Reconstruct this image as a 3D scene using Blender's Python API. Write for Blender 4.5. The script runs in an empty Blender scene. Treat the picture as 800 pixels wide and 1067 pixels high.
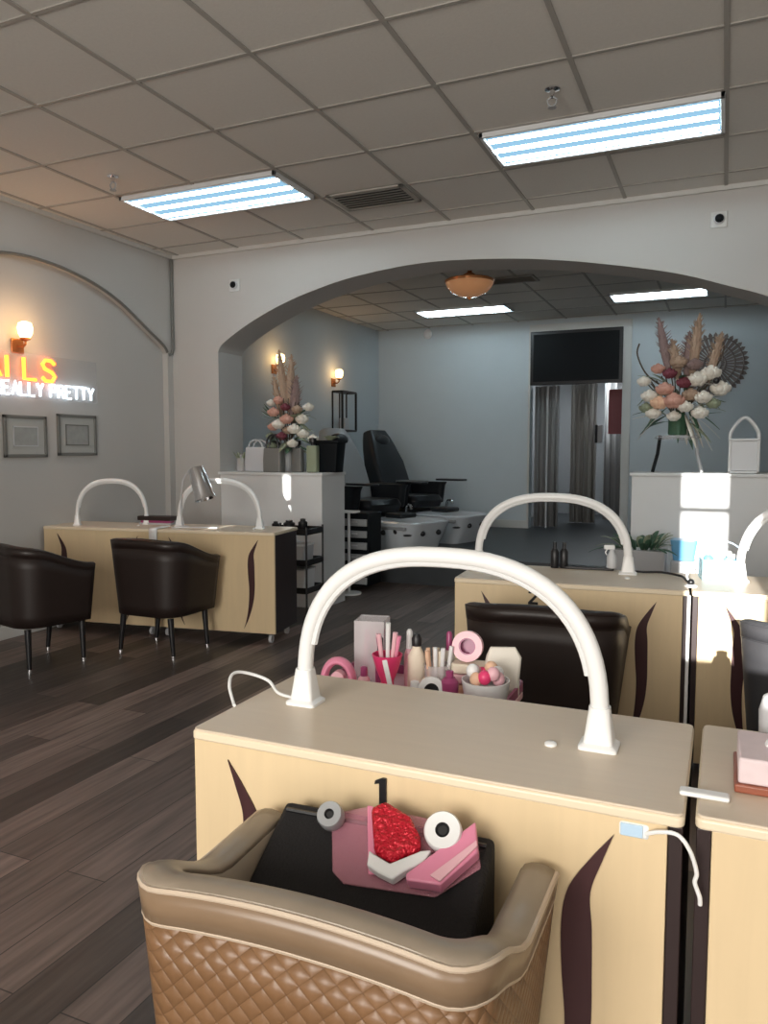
import bpy, bmesh, math, random
from mathutils import Vector, Matrix
random.seed(7)
PI = math.pi
SC = bpy.context.scene
COL = SC.collection
R = math.radians

# ------------------------------------------------------------------ materials
def mat(name, rgb, rough=.5, metal=0, alpha=None, trans=0, noise=0, nscale=20, bump=0, bscale=200, emit=None, estr=0, coat=0, spec=.5):
    m = bpy.data.materials.new(name); m.use_nodes = True
    nt = m.node_tree; b = nt.nodes['Principled BSDF']
    b.inputs['Base Color'].default_value = (*rgb, 1)
    b.inputs['Roughness'].default_value = rough
    b.inputs['Metallic'].default_value = metal
    b.inputs['Specular IOR Level'].default_value = spec
    if trans: b.inputs['Transmission Weight'].default_value = trans
    if coat: b.inputs['Coat Weight'].default_value = coat
    if alpha is not None: b.inputs['Alpha'].default_value = alpha
    if emit:
        b.inputs['Emission Color'].default_value = (*emit, 1); b.inputs['Emission Strength'].default_value = estr
    tc = nt.nodes.new('ShaderNodeTexCoord')
    if noise:
        n = nt.nodes.new('ShaderNodeTexNoise'); n.inputs['Scale'].default_value = nscale; n.inputs['Detail'].default_value = 4
        nt.links.new(tc.outputs['Object'], n.inputs['Vector'])
        r = nt.nodes.new('ShaderNodeMapRange')
        r.inputs['To Min'].default_value = 1-noise; r.inputs['To Max'].default_value = 1+noise
        nt.links.new(n.outputs['Fac'], r.inputs['Value'])
        x = nt.nodes.new('ShaderNodeVectorMath'); x.operation = 'SCALE'; x.inputs[0].default_value = rgb
        nt.links.new(r.outputs['Result'], x.inputs['Scale'])
        nt.links.new(x.outputs['Vector'], b.inputs['Base Color'])
    if bump:
        n2 = nt.nodes.new('ShaderNodeTexNoise'); n2.inputs['Scale'].default_value = bscale
        nt.links.new(tc.outputs['Object'], n2.inputs['Vector'])
        bp = nt.nodes.new('ShaderNodeBump'); bp.inputs['Strength'].default_value = bump; bp.inputs['Distance'].default_value = .01
        nt.links.new(n2.outputs['Fac'], bp.inputs['Height']); nt.links.new(bp.outputs['Normal'], b.inputs['Normal'])
    return m

def floor_mat():
    m = mat('plank_floor', (.1, .08, .07), .42); nt = m.node_tree; b = nt.nodes['Principled BSDF']; N = nt.nodes.new; L = nt.links.new
    tc = N('ShaderNodeTexCoord')
    mp = N('ShaderNodeMapping'); mp.inputs['Rotation'].default_value[2] = R(90)
    L(tc.outputs['Object'], mp.inputs['Vector'])
    br = N('ShaderNodeTexBrick'); br.offset = .37
    br.inputs['Scale'].default_value = 1; br.inputs['Brick Width'].default_value = 1.22; br.inputs['Row Height'].default_value = .15
    br.inputs['Mortar Size'].default_value = .002; br.inputs['Bias'].default_value = 0
    br.inputs['Color1'].default_value = (.038, .030, .026, 1); br.inputs['Color2'].default_value = (.21, .155, .135, 1); br.inputs['Mortar'].default_value = (.02, .017, .015, 1)
    L(mp.outputs['Vector'], br.inputs['Vector'])
    m2 = N('ShaderNodeMapping'); m2.inputs['Scale'].default_value = (14, .9, 1); L(tc.outputs['Object'], m2.inputs['Vector'])
    n = N('ShaderNodeTexNoise'); n.inputs['Scale'].default_value = 3; n.inputs['Detail'].default_value = 6; L(m2.outputs['Vector'], n.inputs['Vector'])
    r = N('ShaderNodeMapRange'); r.inputs['From Min'].default_value = .3; r.inputs['From Max'].default_value = .7
    r.inputs['To Min'].default_value = .6; r.inputs['To Max'].default_value = 1.35; L(n.outputs['Fac'], r.inputs['Value'])
    v = N('ShaderNodeVectorMath'); v.operation = 'SCALE'; L(br.outputs['Color'], v.inputs[0]); L(r.outputs['Result'], v.inputs['Scale'])
    L(v.outputs['Vector'], b.inputs['Base Color'])
    bp = N('ShaderNodeBump'); bp.inputs['Strength'].default_value = .15; L(n.outputs['Fac'], bp.inputs['Height']); L(bp.outputs['Normal'], b.inputs['Normal'])
    return m

def leather_mat(name, rgb, rough=.38, quilt=0.0, cell=.075, seam=None):
    """leather; quilt>0 adds diamond stitching driven by object coordinates"""
    m = mat(name, rgb, rough, noise=.22, nscale=9); nt = m.node_tree; b = nt.nodes['Principled BSDF']; N = nt.nodes.new; L = nt.links.new
    if quilt:
        tc = N('ShaderNodeTexCoord'); sp = N('ShaderNodeSeparateXYZ'); L(tc.outputs['Object'], sp.inputs[0])
        s = N('ShaderNodeMath'); s.operation = 'ADD'; L(sp.outputs['X'], s.inputs[0]); L(sp.outputs['Y'], s.inputs[1])
        outs = []
        for op in ('ADD', 'SUBTRACT'):
            a = N('ShaderNodeMath'); a.operation = op; L(s.outputs[0], a.inputs[0]); L(sp.outputs['Z'], a.inputs[1])
            k = N('ShaderNodeMath'); k.operation = 'MULTIPLY'; k.inputs[1].default_value = PI/cell; L(a.outputs[0], k.inputs[0])
            q = N('ShaderNodeMath'); q.operation = 'SINE'; L(k.outputs[0], q.inputs[0])
            ab = N('ShaderNodeMath'); ab.operation = 'ABSOLUTE'; L(q.outputs[0], ab.inputs[0]); outs.append(ab)
        mn = N('ShaderNodeMath'); mn.operation = 'MULTIPLY'; L(outs[0].outputs[0], mn.inputs[0]); L(outs[1].outputs[0], mn.inputs[1])
        pw = N('ShaderNodeMath'); pw.operation = 'POWER'; pw.inputs[1].default_value = .45; L(mn.outputs[0], pw.inputs[0])
        bp = N('ShaderNodeBump'); bp.inputs['Strength'].default_value = quilt; bp.inputs['Distance'].default_value = .012
        L(pw.outputs[0], bp.inputs['Height']); L(bp.outputs['Normal'], b.inputs['Normal'])
        if seam:
            src = b.inputs['Base Color'].links[0].from_socket
            mx = N('ShaderNodeMix'); mx.data_type = 'RGBA'; r = N('ShaderNodeMapRange'); r.inputs['From Max'].default_value = .3
            L(pw.outputs[0], r.inputs['Value']); L(r.outputs['Result'], mx.inputs['Factor'])
            mx.inputs[6].default_value = (*seam, 1); L(src, mx.inputs[7]); L(mx.outputs[2], b.inputs['Base Color'])
    return m

def wood_mat(name, rgb, rough=.4, amt=.08, sc=(2, 2, 30)):
    m = mat(name, rgb, rough); nt = m.node_tree; b = nt.nodes['Principled BSDF']; N = nt.nodes.new; L = nt.links.new
    tc = N('ShaderNodeTexCoord'); mp = N('ShaderNodeMapping'); mp.inputs['Scale'].default_value = sc; L(tc.outputs['Object'], mp.inputs['Vector'])
    n = N('ShaderNodeTexNoise'); n.inputs['Scale'].default_value = 2; n.inputs['Detail'].default_value = 5; n.inputs['Distortion'].default_value = 1; L(mp.outputs['Vector'], n.inputs['Vector'])
    r = N('ShaderNodeMapRange'); r.inputs['To Min'].default_value = 1-amt; r.inputs['To Max'].default_value = 1+amt; L(n.outputs['Fac'], r.inputs['Value'])
    v = N('ShaderNodeVectorMath'); v.operation = 'SCALE'; v.inputs[0].default_value = rgb; L(r.outputs['Result'], v.inputs['Scale']); L(v.outputs['Vector'], b.inputs['Base Color'])
    return m

M = dict(
    wall=mat('painted_wall', (.50, .485, .465), .8, noise=.03, nscale=3, bump=.05),
    wallb=mat('wall_cool_light_tint', (.56, .62, .655), .8, noise=.03, nscale=3, bump=.05),  # cool light of the back room put into the wall colour
    half=mat('half_wall_paint', (.72, .73, .73), .7, noise=.03, nscale=5),
    tile=mat('ceiling_tile', (.68, .655, .61), .95, noise=.05, nscale=60, bump=.08, bscale=150),
    grid=mat('ceiling_grid', (.38, .36, .33), .6),
    trim=mat('trim_white', (.6, .6, .58), .5),
    floor=floor_mat(),
    desk=wood_mat('maple_laminate', (.74, .58, .36), .35, .07, (14, 14, 1.2)),
    top=wood_mat('maple_top', (.70, .59, .46), .38, .05, (1.5, 20, 10)),
    edge=mat('cream_edge', (.82, .70, .52), .3),
    dark=wood_mat('espresso_laminate', (.03, .018, .018), .35, .2, (10, 10, 1)),
    inlay=wood_mat('mahogany_inlay', (.055, .02, .022), .35, .2, (20, 20, 2)),
    white=mat('white_plastic', (.85, .86, .86), .3),
    whitem=mat('white_metal', (.7, .71, .72), .35),
    black=mat('black_plastic', (.012, .012, .014), .35),
    blackf=mat('black_fabric', (.010, .009, .010), .85, bump=.3),
    chrome=mat('chrome', (.8, .8, .82), .12, 1),
    rubber=mat('rubber', (.03, .03, .03), .6),
    tan=leather_mat('tan_quilted_leather', (.19, .10, .046), .4, .38, .034, (.13, .065, .028)),
    tanp=leather_mat('tan_leather_band', (.21, .14, .085), .28),
    taupe=leather_mat('taupe_leather', (.28, .23, .175), .38),
    pipe=mat('piping', (.52, .42, .32), .4),
    brn=leather_mat('dark_brown_leather', (.020, .012, .010), .5),
    brnp=leather_mat('dark_brown_leather_plain', (.020, .012, .010), .42),
    gry=leather_mat('charcoal_leather', (.05, .05, .055), .5),
    pink=mat('pink_plastic', (.8, .28, .42), .3), hot=mat('hot_pink_plastic', (.85, .06, .2), .3),
    pale=mat('pale_pink_plastic', (.85, .5, .56), .35), mag=mat('magenta_plastic', (.35, .06, .17), .3),
    peach=mat('peach_foam', (.85, .55, .38), .7), cream=mat('cream_cotton', (.85, .76, .62), .8),
    red=mat('red_sequins', (.6, .01, .03), .25, .3, bump=1, bscale=120),
    clear=mat('clear_plastic', (.9, .86, .88), .15, alpha=.32),
    clearp=mat('clear_pink_plastic', (.8, .35, .45), .15, alpha=.35),
    blue=mat('blue_plastic', (.16, .42, .68), .3), lblue=mat('pale_blue_film', (.5, .68, .85), .25),
    glassb=mat('blue_tinted_plastic', (.35, .62, .72), .1, alpha=.5),
    green=mat('leaf_green', (.05, .12, .07), .5), sage=mat('sage_leaf', (.28, .32, .22), .6),
    pampas=mat('pampas_tan', (.42, .30, .22), .9, bump=.8, bscale=60), pampd=mat('pampas_mauve', (.27, .19, .18), .9, bump=.8, bscale=60),
    ros=mat('rose_petal', (.62, .34, .27), .7), crm=mat('cream_petal', (.8, .76, .68), .7), wine=mat('wine_petal', (.18, .04, .06), .7),
    stem=mat('dry_stem', (.09, .07, .05), .8),
    grey=mat('grey_plastic', (.35, .36, .37), .4), lgrey=mat('light_grey_plastic', (.55, .56, .58), .35),
    platform=mat('dark_platform', (.045, .05, .055), .45, noise=.2, nscale=6),
    copper=mat('copper_glass', (.55, .22, .08), .2, .5), amber=mat('amber_glass', (.6, .28, .12), .12, emit=(1, .5, .25), estr=.14),
    smoke=mat('smoked_glass', (.004, .006, .008), .5, spec=.15),
    brownw=wood_mat('red_brown_wood', (.30, .09, .05), .4, .2),
    tissue=mat('tissue_box_card', (.72, .60, .62), .6, noise=.1, nscale=30),
    paper=mat('mat_board', (.42, .42, .40), .7), art=mat('print_paper', (.33, .34, .33), .7, noise=.2, nscale=25),
    frame=mat('dark_wood_frame', (.08, .075, .07), .4), pewter=mat('pewter_frame', (.17, .17, .16), .4),
    curtain=mat('grey_curtain', (.30, .30, .30), .8), curtl=mat('pale_curtain', (.34, .33, .31), .8), hall=mat('hall_wall', (.33, .34, .35), .8),
    banner=mat('red_banner', (.17, .04, .045), .6),
    ped=leather_mat('black_pedicure_leather', (.012, .014, .017), .35),
    basin=mat('pearl_basin', (.62, .66, .70), .2),
    lens=mat('fluorescent_lens', (.01, .015, .02), .9, spec=0, emit=(.34, .62, .85), estr=.95),
    tube=mat('fluorescent_tube', (.8, .95, 1), .4, emit=(.76, .93, 1.0), estr=22),
    bulb=mat('warm_bulb', (1, .8, .5), .4, emit=(1, .62, .26), estr=6),
    neono=mat('orange_neon', (1, .3, .05), .4, emit=(1, .17, .02), estr=5), neonw=mat('white_neon', (.9, .95, 1), .4, emit=(.8, .9, 1), estr=2.6),
    acry=mat('sign_acrylic', (.6, .65, .7), .1, alpha=.10),
    basket=wood_mat('woven_reed', (.20, .17, .16), .7, .3),
)

# ------------------------------------------------------------------ mesh helpers
class MB:
    def __init__(s): s.bm = bmesh.new()
    def box(s, a, b, rot=None, piv=None):
        c = [(a[i]+b[i])/2 for i in range(3)]; d = [abs(b[i]-a[i]) for i in range(3)]
        r = bmesh.ops.create_cube(s.bm, size=1)
        mt = Matrix.Translation(c) @ Matrix.Diagonal((*d, 1))
        if rot is not None:
            p = Vector(piv if piv is not None else c)
            mt = Matrix.Translation(p) @ rot @ Matrix.Translation(-p) @ mt
        bmesh.ops.transform(s.bm, matrix=mt, verts=r['verts']); return s
    def cone(s, p0, p1, r0, r1=None, seg=16):
        p0, p1 = Vector(p0), Vector(p1); r1 = r0 if r1 is None else r1
        d = p1-p0; q = Vector((0, 0, 1)).rotation_difference(d).to_matrix().to_4x4()
        r = bmesh.ops.create_cone(s.bm, cap_ends=True, segments=seg, radius1=r0, radius2=max(r1, 1e-5), depth=d.length)
        bmesh.ops.transform(s.bm, matrix=Matrix.Translation((p0+p1)/2) @ q, verts=r['verts']); return s
    def ball(s, c, r, sc=(1, 1, 1), seg=16, rot=None):
        q = bmesh.ops.create_uvsphere(s.bm, u_segments=seg, v_segments=max(6, seg//2), radius=r)
        bmesh.ops.transform(s.bm, matrix=Matrix.Translation(c) @ (rot or Matrix()) @ Matrix.Diagonal((*sc, 1)), verts=q['verts']); return s
    def lathe(s, prof, c=(0, 0, 0), seg=24, a0=0, a1=2*PI):
        full = abs(a1-a0-2*PI) < 1e-6; n = seg if full else seg+1; rings = []
        for r, z in prof:
            rings.append([s.bm.verts.new((c[0]+r*math.cos(a0+(a1-a0)*i/seg), c[1]+r*math.sin(a0+(a1-a0)*i/seg), c[2]+z)) for i in range(n)])
        for A, B in zip(rings, rings[1:]):
            for i in range(seg):
                j = (i+1) % n
                try: s.bm.faces.new((A[i], A[j], B[j], B[i]))
                except ValueError: pass
        for ring, flip in ((rings[0], 1), (rings[-1], 0)):
            if full:
                try: s.bm.faces.new(ring[::-1] if flip else ring)
                except ValueError: pass
        return s
    def loft(s, rings, cap=True, closed=True):
        V = [[s.bm.verts.new(p) for p in r] for r in rings]
        n = len(V[0])
        for A, B in zip(V, V[1:]):
            for i in range(n if closed else n-1):
                j = (i+1) % n; s.bm.faces.new((A[i], A[j], B[j], B[i]))
        if cap and closed:
            s.bm.faces.new(V[0][::-1]); s.bm.faces.new(V[-1])
        return s
    def tube(s, pts, r, seg=8, cap=True, ry=None, up=(0, 0, 1)):
        pts = [Vector(p) for p in pts]; rings = []; up = Vector(up); prev = None
        for i, p in enumerate(pts):
            t = (pts[min(i+1, len(pts)-1)]-pts[max(i-1, 0)]).normalized()
            if prev is None:
                a = up.cross(t)
                if a.length < .1: a = Vector((1, 0, 0)).cross(t)
                a.normalize()
            else:
                a = (prev-prev.dot(t)*t).normalized()
            prev = a; b = t.cross(a)
            rr = r[i] if isinstance(r, (list, tuple)) else r
            r2 = rr if ry is None else ry
            rings.append([p+a*rr*math.cos(2*PI*k/seg)+b*r2*math.sin(2*PI*k/seg) for k in range(seg)])
        return s.loft(rings, cap)
    def prism(s, pts, off, ):
        """pts: closed 3d outline, off: extrusion vector"""
        o = Vector(off); A = [s.bm.verts.new(p) for p in pts]; B = [s.bm.verts.new(Vector(p)+o) for p in pts]; n = len(A)
        s.bm.faces.new(A[::-1]); s.bm.faces.new(B)
        for i in range(n): s.bm.faces.new((A[i], A[(i+1) % n], B[(i+1) % n], B[i]))
        return s
    def quadstrip(s, A, B):
        V = [s.bm.verts.new(p) for p in A]; W = [s.bm.verts.new(p) for p in B]
        for i in range(len(V)-1): s.bm.faces.new((V[i], V[i+1], W[i+1], W[i]))
        return s
    def build(s, name, m, parent=None, bevel=0, smooth=True, sub=0, solid=0, loc=None):
        bmesh.ops.recalc_face_normals(s.bm, faces=s.bm.faces)
        me = bpy.data.meshes.new(name); s.bm.to_mesh(me); s.bm.free()
        me.materials.append(M[m] if isinstance(m, str) else m)
        o = bpy.data.objects.new(name, me); COL.objects.link(o)
        if parent is not None: o.parent = parent
        if loc: o.location = loc
        if smooth:
            for p in me.polygons: p.use_smooth = True
            me.set_sharp_from_angle(angle=R(38))
        if solid:
            k = o.modifiers.new('solid', 'SOLIDIFY'); k.thickness = solid; k.offset = 0
        if bevel:
            k = o.modifiers.new('bevel', 'BEVEL'); k.width = bevel; k.segments = 3; k.limit_method = 'ANGLE'; k.angle_limit = R(40)
        if sub:
            k = o.modifiers.new('sub', 'SUBSURF'); k.levels = sub; k.render_levels = sub
        return o

def tag(o, label, cat, group=None, kind=None):
    o['label'] = label; o['category'] = cat
    if group: o['group'] = group
    if kind: o['kind'] = kind
    return o
def thing(name, label, cat, loc=(0, 0, 0), rz=0, group=None):
    o = bpy.data.objects.new(name, None); COL.objects.link(o); o.empty_display_size = .1
    o.location = loc; o.rotation_euler = (0, 0, R(rz)); return tag(o, label, cat, group)
def struct(o, label=None):
    o['kind'] = 'structure'
    if label: o['label'] = label
    return o
ALLK = {}
def kids(o): return [c for c in bpy.data.objects if c.parent == o]
def dup(o, parent=None, loc=None, rz=None, label=None):
    ch = kids(o); c = o.copy(); COL.objects.link(c)
    if parent is not None: c.parent = parent
    for k in ch: dup(k, c)
    if loc is not None: c.location = loc
    if rz is not None: c.rotation_euler = (0, 0, R(rz))
    if label: c['label'] = label
    return c
def catmull(pts, n=8, closed=False):
    P = [Vector(p) for p in pts]; out = []; m = len(P)
    for i in range(m if closed else m-1):
        g = (lambda k: P[k % m]) if closed else (lambda k: P[max(0, min(m-1, k))])
        a, b, c, d = g(i-1), g(i), g(i+1), g(i+2)
        for j in range(n):
            t = j/n; out.append(.5*((2*b)+(c-a)*t+(2*a-5*b+4*c-d)*t*t+(3*b-a-3*c+d)*t**3))
    if not closed: out.append(P[-1])
    return out
def rrect(x0, x1, y0, y1, r, z, n=6):
    o = []
    for cx, cy, a in ((x1-r, y1-r, 0), (x0+r, y1-r, 90), (x0+r, y0+r, 180), (x1-r, y0+r, 270)):
        for i in range(n+1):
            t = R(a+90*i/n); o.append(Vector((cx+r*math.cos(t), cy+r*math.sin(t), z)))
    return o

# ================================================================== SETTING
XL, XR, YF, YA, YB, ZC = -4.46, 3.2, -2.4, 5.43, 9.9, 2.95
TH = .35          # thickness of the arch wall
struct(MB().box((XL-.3, YF-.3, -.1), (XR+.2, 13, 0)).build('floor', 'floor', smooth=False), 'dark brown and grey wood plank floor')
PZ = .28
struct(MB().box((XL, 6.85, 0), (XR, 12.9, PZ)).build('floor_platform', 'platform', smooth=False), 'raised dark floor at the back of the pedicure area')
# ceiling slab (tiles), with the T-bar grid as trim
struct(MB().box((XL-.3, YF-.3, ZC), (XR+.2, YB+.2, ZC+.1)).build('ceiling', 'tile', smooth=False), 'suspended ceiling of grey square tiles')
g = MB(); x = -.045-.61*8
while x < XR:
    if x > XL: g.box((x-.011, YF, ZC-.006), (x+.011, YB, ZC+.002))
    x += .61
y = 4.01-.58*11
while y < YB:
    if y > YF: g.box((XL, y-.010, ZC-.0052), (XR, y+.010, ZC+.0015))
    y += .58
struct(g.build('trim_1', 'grid', smooth=False), 'metal grid between the ceiling tiles')
g = MB(); 
for a, b in (((XL+.06, YF, ZC-.03), (XL+.085, YA, ZC)), ((XL+.06, YA-.022, ZC-.03), (XR, YA, ZC))): g.box(a, b)
struct(g.build('trim_2', 'trim', smooth=False), 'thin strip where ceiling meets wall')
# left wall with a shallow blind arch
struct(MB().box((XL-.15, YA+TH, 0), (XL, YB+.1, ZC)).build('wall_left_back', 'wallb', smooth=False))
w = MB().box((XL-.15, YF, 0), (XL, YA+TH, ZC))
w.build('wall_left', 'wall', smooth=False)['kind'] = 'structure'
arcL = [(5.36, 0), (5.36, 1.2), (5.36, 2.12), (5.31, 2.18), (5.136, 2.275), (4.81, 2.45), (4.51, 2.55), (4.154, 2.605), (3.8, 2.60), (3.4, 2.52), (3.1, 2.40), (2.8, 2.22), (2.66, 2.12), (2.66, 0)]
top = [(2.66-.4, 0), (2.66-.4, ZC), (YA, ZC), (YA, 0)]
sp = MB(); X0, X1 = XL, XL+.055
outl = catmull([(0, a, b) for a, b in arcL[2:-1]], 5)
pts = [Vector((0, 5.36, 0))]+outl+[Vector((0, 2.66, 0)), Vector((0, YF, 0)), Vector((0, YF, ZC)), Vector((0, YA, ZC)), Vector((0, YA, 0))]
sp.prism([(X0, p.y, p.z) for p in pts], (X1-X0, 0, 0))
struct(sp.build('wall_left_arch', 'wall', smooth=False), 'raised wall surface around the blind arch')
# blind-arch moulding
mo = MB().tube([(X1+.004, p.y, p.z) for p in outl[1:]], .012, 6)
struct(mo.build('trim_3', 'pewter'), 'thin dark moulding following the blind arch')
struct(MB().tube([(XL+.075, YA-.02, ZC-.03), (XL+.075, YA-.02, 2.16), (XL+.068, YA-.03, 2.12), (XL+.06, YA-.06, 2.11)], .013, 8).build('trim_4', 'pewter'), 'grey conduit in the corner of the walls')
# arch wall
apts = [(-3.93, 2.12), (-3.87, 2.19), (-3.612, 2.335), (-3.245, 2.482), (-2.811, 2.595), (-2.402, 2.652), (-2.016, 2.672), (-1.649, 2.656), (-1.234, 2.615), (-.842, 2.55), (-.351, 2.442), (-.006, 2.327), (.215, 2.245), (.5, 2.10), (.56, 2.05)]
ac = catmull([(a, YA, b) for a, b in apts], 6)
def above(curve, z1):  # wall above the curve as a strip solid
    m = MB()
    rings = [[(p.x, YA, p.z), (p.x, YA, z1), (p.x, YA+TH, z1), (p.x, YA+TH, p.z)] for p in curve]
    return m.loft(rings)
aw = above(ac, ZC)
aw.box((XL, YA, 0), (-3.93, YA+TH, ZC)); aw.box((.56, YA, 0), (XR, YA+TH, ZC))
struct(aw.build('wall_arch', 'wall', smooth=False), 'off white wall with a wide arched opening')
# half walls in the opening
hw = MB().box((-3.93, YA+.004, 0), (-2.95, YA+TH+.06, 1.085)); hw.box((-3.95, YA-.006, 1.085), (-2.94, YA+TH+.07, 1.108))
struct(hw.build('wall_half_left', 'half', bevel=.004), 'white half wall under the left of the arch')
hw = MB().box((-.57, YA+.004, 0), (.56, YA+TH+.06, 1.115)); hw.box((-.585, YA-.006, 1.115), (.565, YA+TH+.07, 1.138))
struct(hw.build('wall_half_right', 'half', bevel=.004), 'pale half wall under the right of the arch')
# back wall with a doorway, hallway beyond
DX0, DX1, DZ = -2.315, -1.175, 2.80
bw = MB().box((XL, YB, 0), (DX0, YB+.15, ZC)).box((DX1, YB, 0), (XR, YB+.15, ZC)).box((DX0, YB, DZ), (DX1, YB+.15, ZC))
struct(bw.build('wall_back', 'wallb', smooth=False), 'back wall with the cool cast of the back room lights in its colour')
cs = MB().box((DX0-.02, YB-.02, DZ), (DX1+.10, YB, DZ+.09)).box((DX1, YB-.02, PZ), (DX1+.10, YB, DZ)).box((DX0-.025, YB-.02, PZ), (DX0, YB, DZ))
struct(cs.build('door_1', 'trim', bevel=.003), 'pale casing around the back doorway')
hl = MB().box((DX0-.5, 12.6, 0), (DX1+.6, 12.7, 2.9)).box((DX0-.5, YB+.15, 0), (DX0-.35, 12.7, 2.9)).box((DX1+.1, YB+.15, 0), (DX1+.25, 12.7, 2.9)).box((DX0-.5, YB+.15, 2.6), (DX1+.6, 12.7, 2.7))
struct(hl.build('wall_hall', 'hall', smooth=False), 'grey hallway beyond the back doorway')
struct(MB().box((XR, YF, 0), (XR+.15, YB+.1, ZC)).build('wall_right', 'wall', smooth=False))
bl = MB().box((XL, 6.85, PZ), (XL+.015, YB, PZ+.1)).box((XL, YB-.015, PZ), (DX0-.02, YB, PZ+.1))
struct(bl.build('baseboard_back', 'trim', bevel=.003))
struct(MB().box((XL, 2.66, 0), (XL+.014, 5.36, .09)).build('baseboard_left', 'trim', bevel=.003))
# storefront wall behind the camera: unseen, with slots cut to shape the sun patches
EL = math.tan(R(12)); slope = -.055
def sunx(x, y, Y): return x-slope*(Y-y)*-1*-1
gaps = []
def gap(x0, x1, z0, z1, Yt):      # patch at depth Yt projected back to the storefront wall
    dy = Yt-YF; return (x0+slope*-1*dy*1, x1+slope*-1*dy, z0+dy*EL, z1+dy*EL)
G1 = gap(-.245, .03, .62, 1.165, YA); G1 = (G1[0], G1[1], 1.66, min(G1[3]+.02, 2.86))
G2 = gap(-3.305, -3.245, .5, 1.095, YA); G2 = (G2[0], G2[1], G2[2], min(G2[3], 2.8))
fw = MB(); ys0, ys1 = YF-.06, YF
def slab(x0, x1, z0, z1):
    if x1 > x0 and z1 > z0: fw.box((x0, ys0, z0), (x1, ys1, z1))
slab(XL-.2, G2[0], 0, ZC); slab(G2[1], G1[0], 0, ZC); slab(G1[1], XR+.2, 0, ZC)
for G in (G1, G2): slab(G[0], G[1], 0, G[2]); slab(G[0], G[1], G[3], ZC)
bz = .905+(YA-YF)*EL; fw.box((G1[0], ys0, bz-.017), (G1[1], ys1, bz+.017)); fw.box((G2[0], ys0, bz-.022), (G2[1], ys1, bz-.012))
struct(fw.build('wall_front', 'wall', smooth=False), 'unseen storefront wall behind the viewer, slots added to shape the sun patches')

# ================================================================== CEILING FIXTURES
def ceiling_light(x0, x1, y0, y1, label):
    t = thing('ceiling_light', label, 'ceiling light', ((x0+x1)/2, (y0+y1)/2, ZC-.03), 0, 'fluorescent ceiling lights')
    a, b = (x1-x0)/2, (y1-y0)/2
    f = MB()
    for q in (((-a, -b, 0), (a, -b+.02, .028)), ((-a, b-.02, 0), (a, b, .028)), ((-a, -b, 0), (-a+.02, b, .028)), ((a-.02, -b, 0), (a, b, .028))): f.box(*q)
    f.build('fixture_frame', 'whitem', t, .002)
    MB().box((-a+.02, -b+.02, .016), (a-.02, b-.02, .022)).build('diffuser', 'lens', t)
    for k in (-1, 0, 1):
        yy = k*(b*.60)
        MB().cone((-a+.03, yy, .010), (a-.03, yy, .008), .0125, seg=10).build('fluorescent_tube', 'tube', t)
    return t
ceiling_light(-3.69, -2.50, 4.04, 4.54, 'glowing three-tube ceiling light at the left, nearest the sprinkler in the left corner')
ceiling_light(-1.235, -.05, 4.02, 4.48, 'largest glowing three-tube ceiling light, at upper right beside the vent')
ceiling_light(-3.42, -2.32, 8.6, 9.03, 'glowing ceiling light in the back room, straight behind the copper dome light')
ceiling_light(-1.18, -.2, 8.52, 8.95, 'glowing ceiling light in the back room above the doorway and tall flowers')

def vent(loc, w, d, label):
    t = thing('ceiling_vent', label, 'vent', loc, 0, 'ceiling vents')
    f = MB()
    for q in (((-w, -d, -.012), (w, -d+.03, 0)), ((-w, d-.03, -.012), (w, d, 0)), ((-w, -d, -.012), (-w+.03, d, 0)), ((w-.03, -d, -.012), (w, d, 0))): f.box(*q)
    f.build('vent_frame', 'grid', t, .002)
    MB().box((-w+.02, -d+.02, -.003), (w-.02, d-.02, 0)).build('vent_backing', 'black', t)
    n = 7
    for i in range(n):
        yy = -d+.04+(2*d-.08)*i/(n-1)
        MB().box((-w+.03, yy-.013, -.009), (w-.03, yy+.013, -.007), Matrix.Rotation(R(30), 4, 'X')).build('vent_slat', 'grid', t)
vent((-2.16, 4.72, ZC-.006), .27, .17, 'dark louvred air vent in the front ceiling between the two lights')
vent((-1.95, 7.45, ZC-.006), .25, .14, 'small dark air vent in the back room ceiling beside the copper dome')
def sprinkler(loc, label):
    t = thing('fire_sprinkler', label, 'sprinkler', loc, 0, 'ceiling sprinklers')
    MB().lathe([(.035, 0), (.035, -.006), (.012, -.012), (.010, -.035), (.014, -.04)], seg=16).build('escutcheon', 'chrome', t)
    a = MB()
    for s in (-1, 1): a.tube([(0, 0, -.035), (s*.022, 0, -.05), (s*.018, 0, -.07), (0, 0, -.082)], .004, 6)
    a.build('sprinkler_frame', 'grey', t)
    MB().cone((0, 0, -.088), (0, 0, -.084), .02, .02, 14).build('deflector', 'grey', t)
sprinkler((-.78, 3.68, ZC-.001), 'chrome sprinkler head hanging just in front of the largest ceiling light')
sprinkler((-3.45, 3.73, ZC-.001), 'chrome sprinkler head hanging at the left end of the left ceiling light')
def seccam(loc, label):
    t = thing('security_camera', label, 'camera', loc, 0, 'wall cameras')
    MB().box((-.05, -.012, -.05), (.05, 0, .05)).build('camera_plate', 'trim', t, .006)
    MB().ball((0, -.02, 0), .034, (1, .8, 1)).build('camera_housing', 'lgrey', t)
    MB().ball((.002, -.034, 0), .027, (1, .75, 1)).build('camera_lens', 'smoke', t)
seccam((-.08, YA, 2.745), 'small wall camera with black lens above the right of the arch')
seccam((-3.75, YA, 2.65), 'small wall camera with black lens above the left of the arch')
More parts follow.
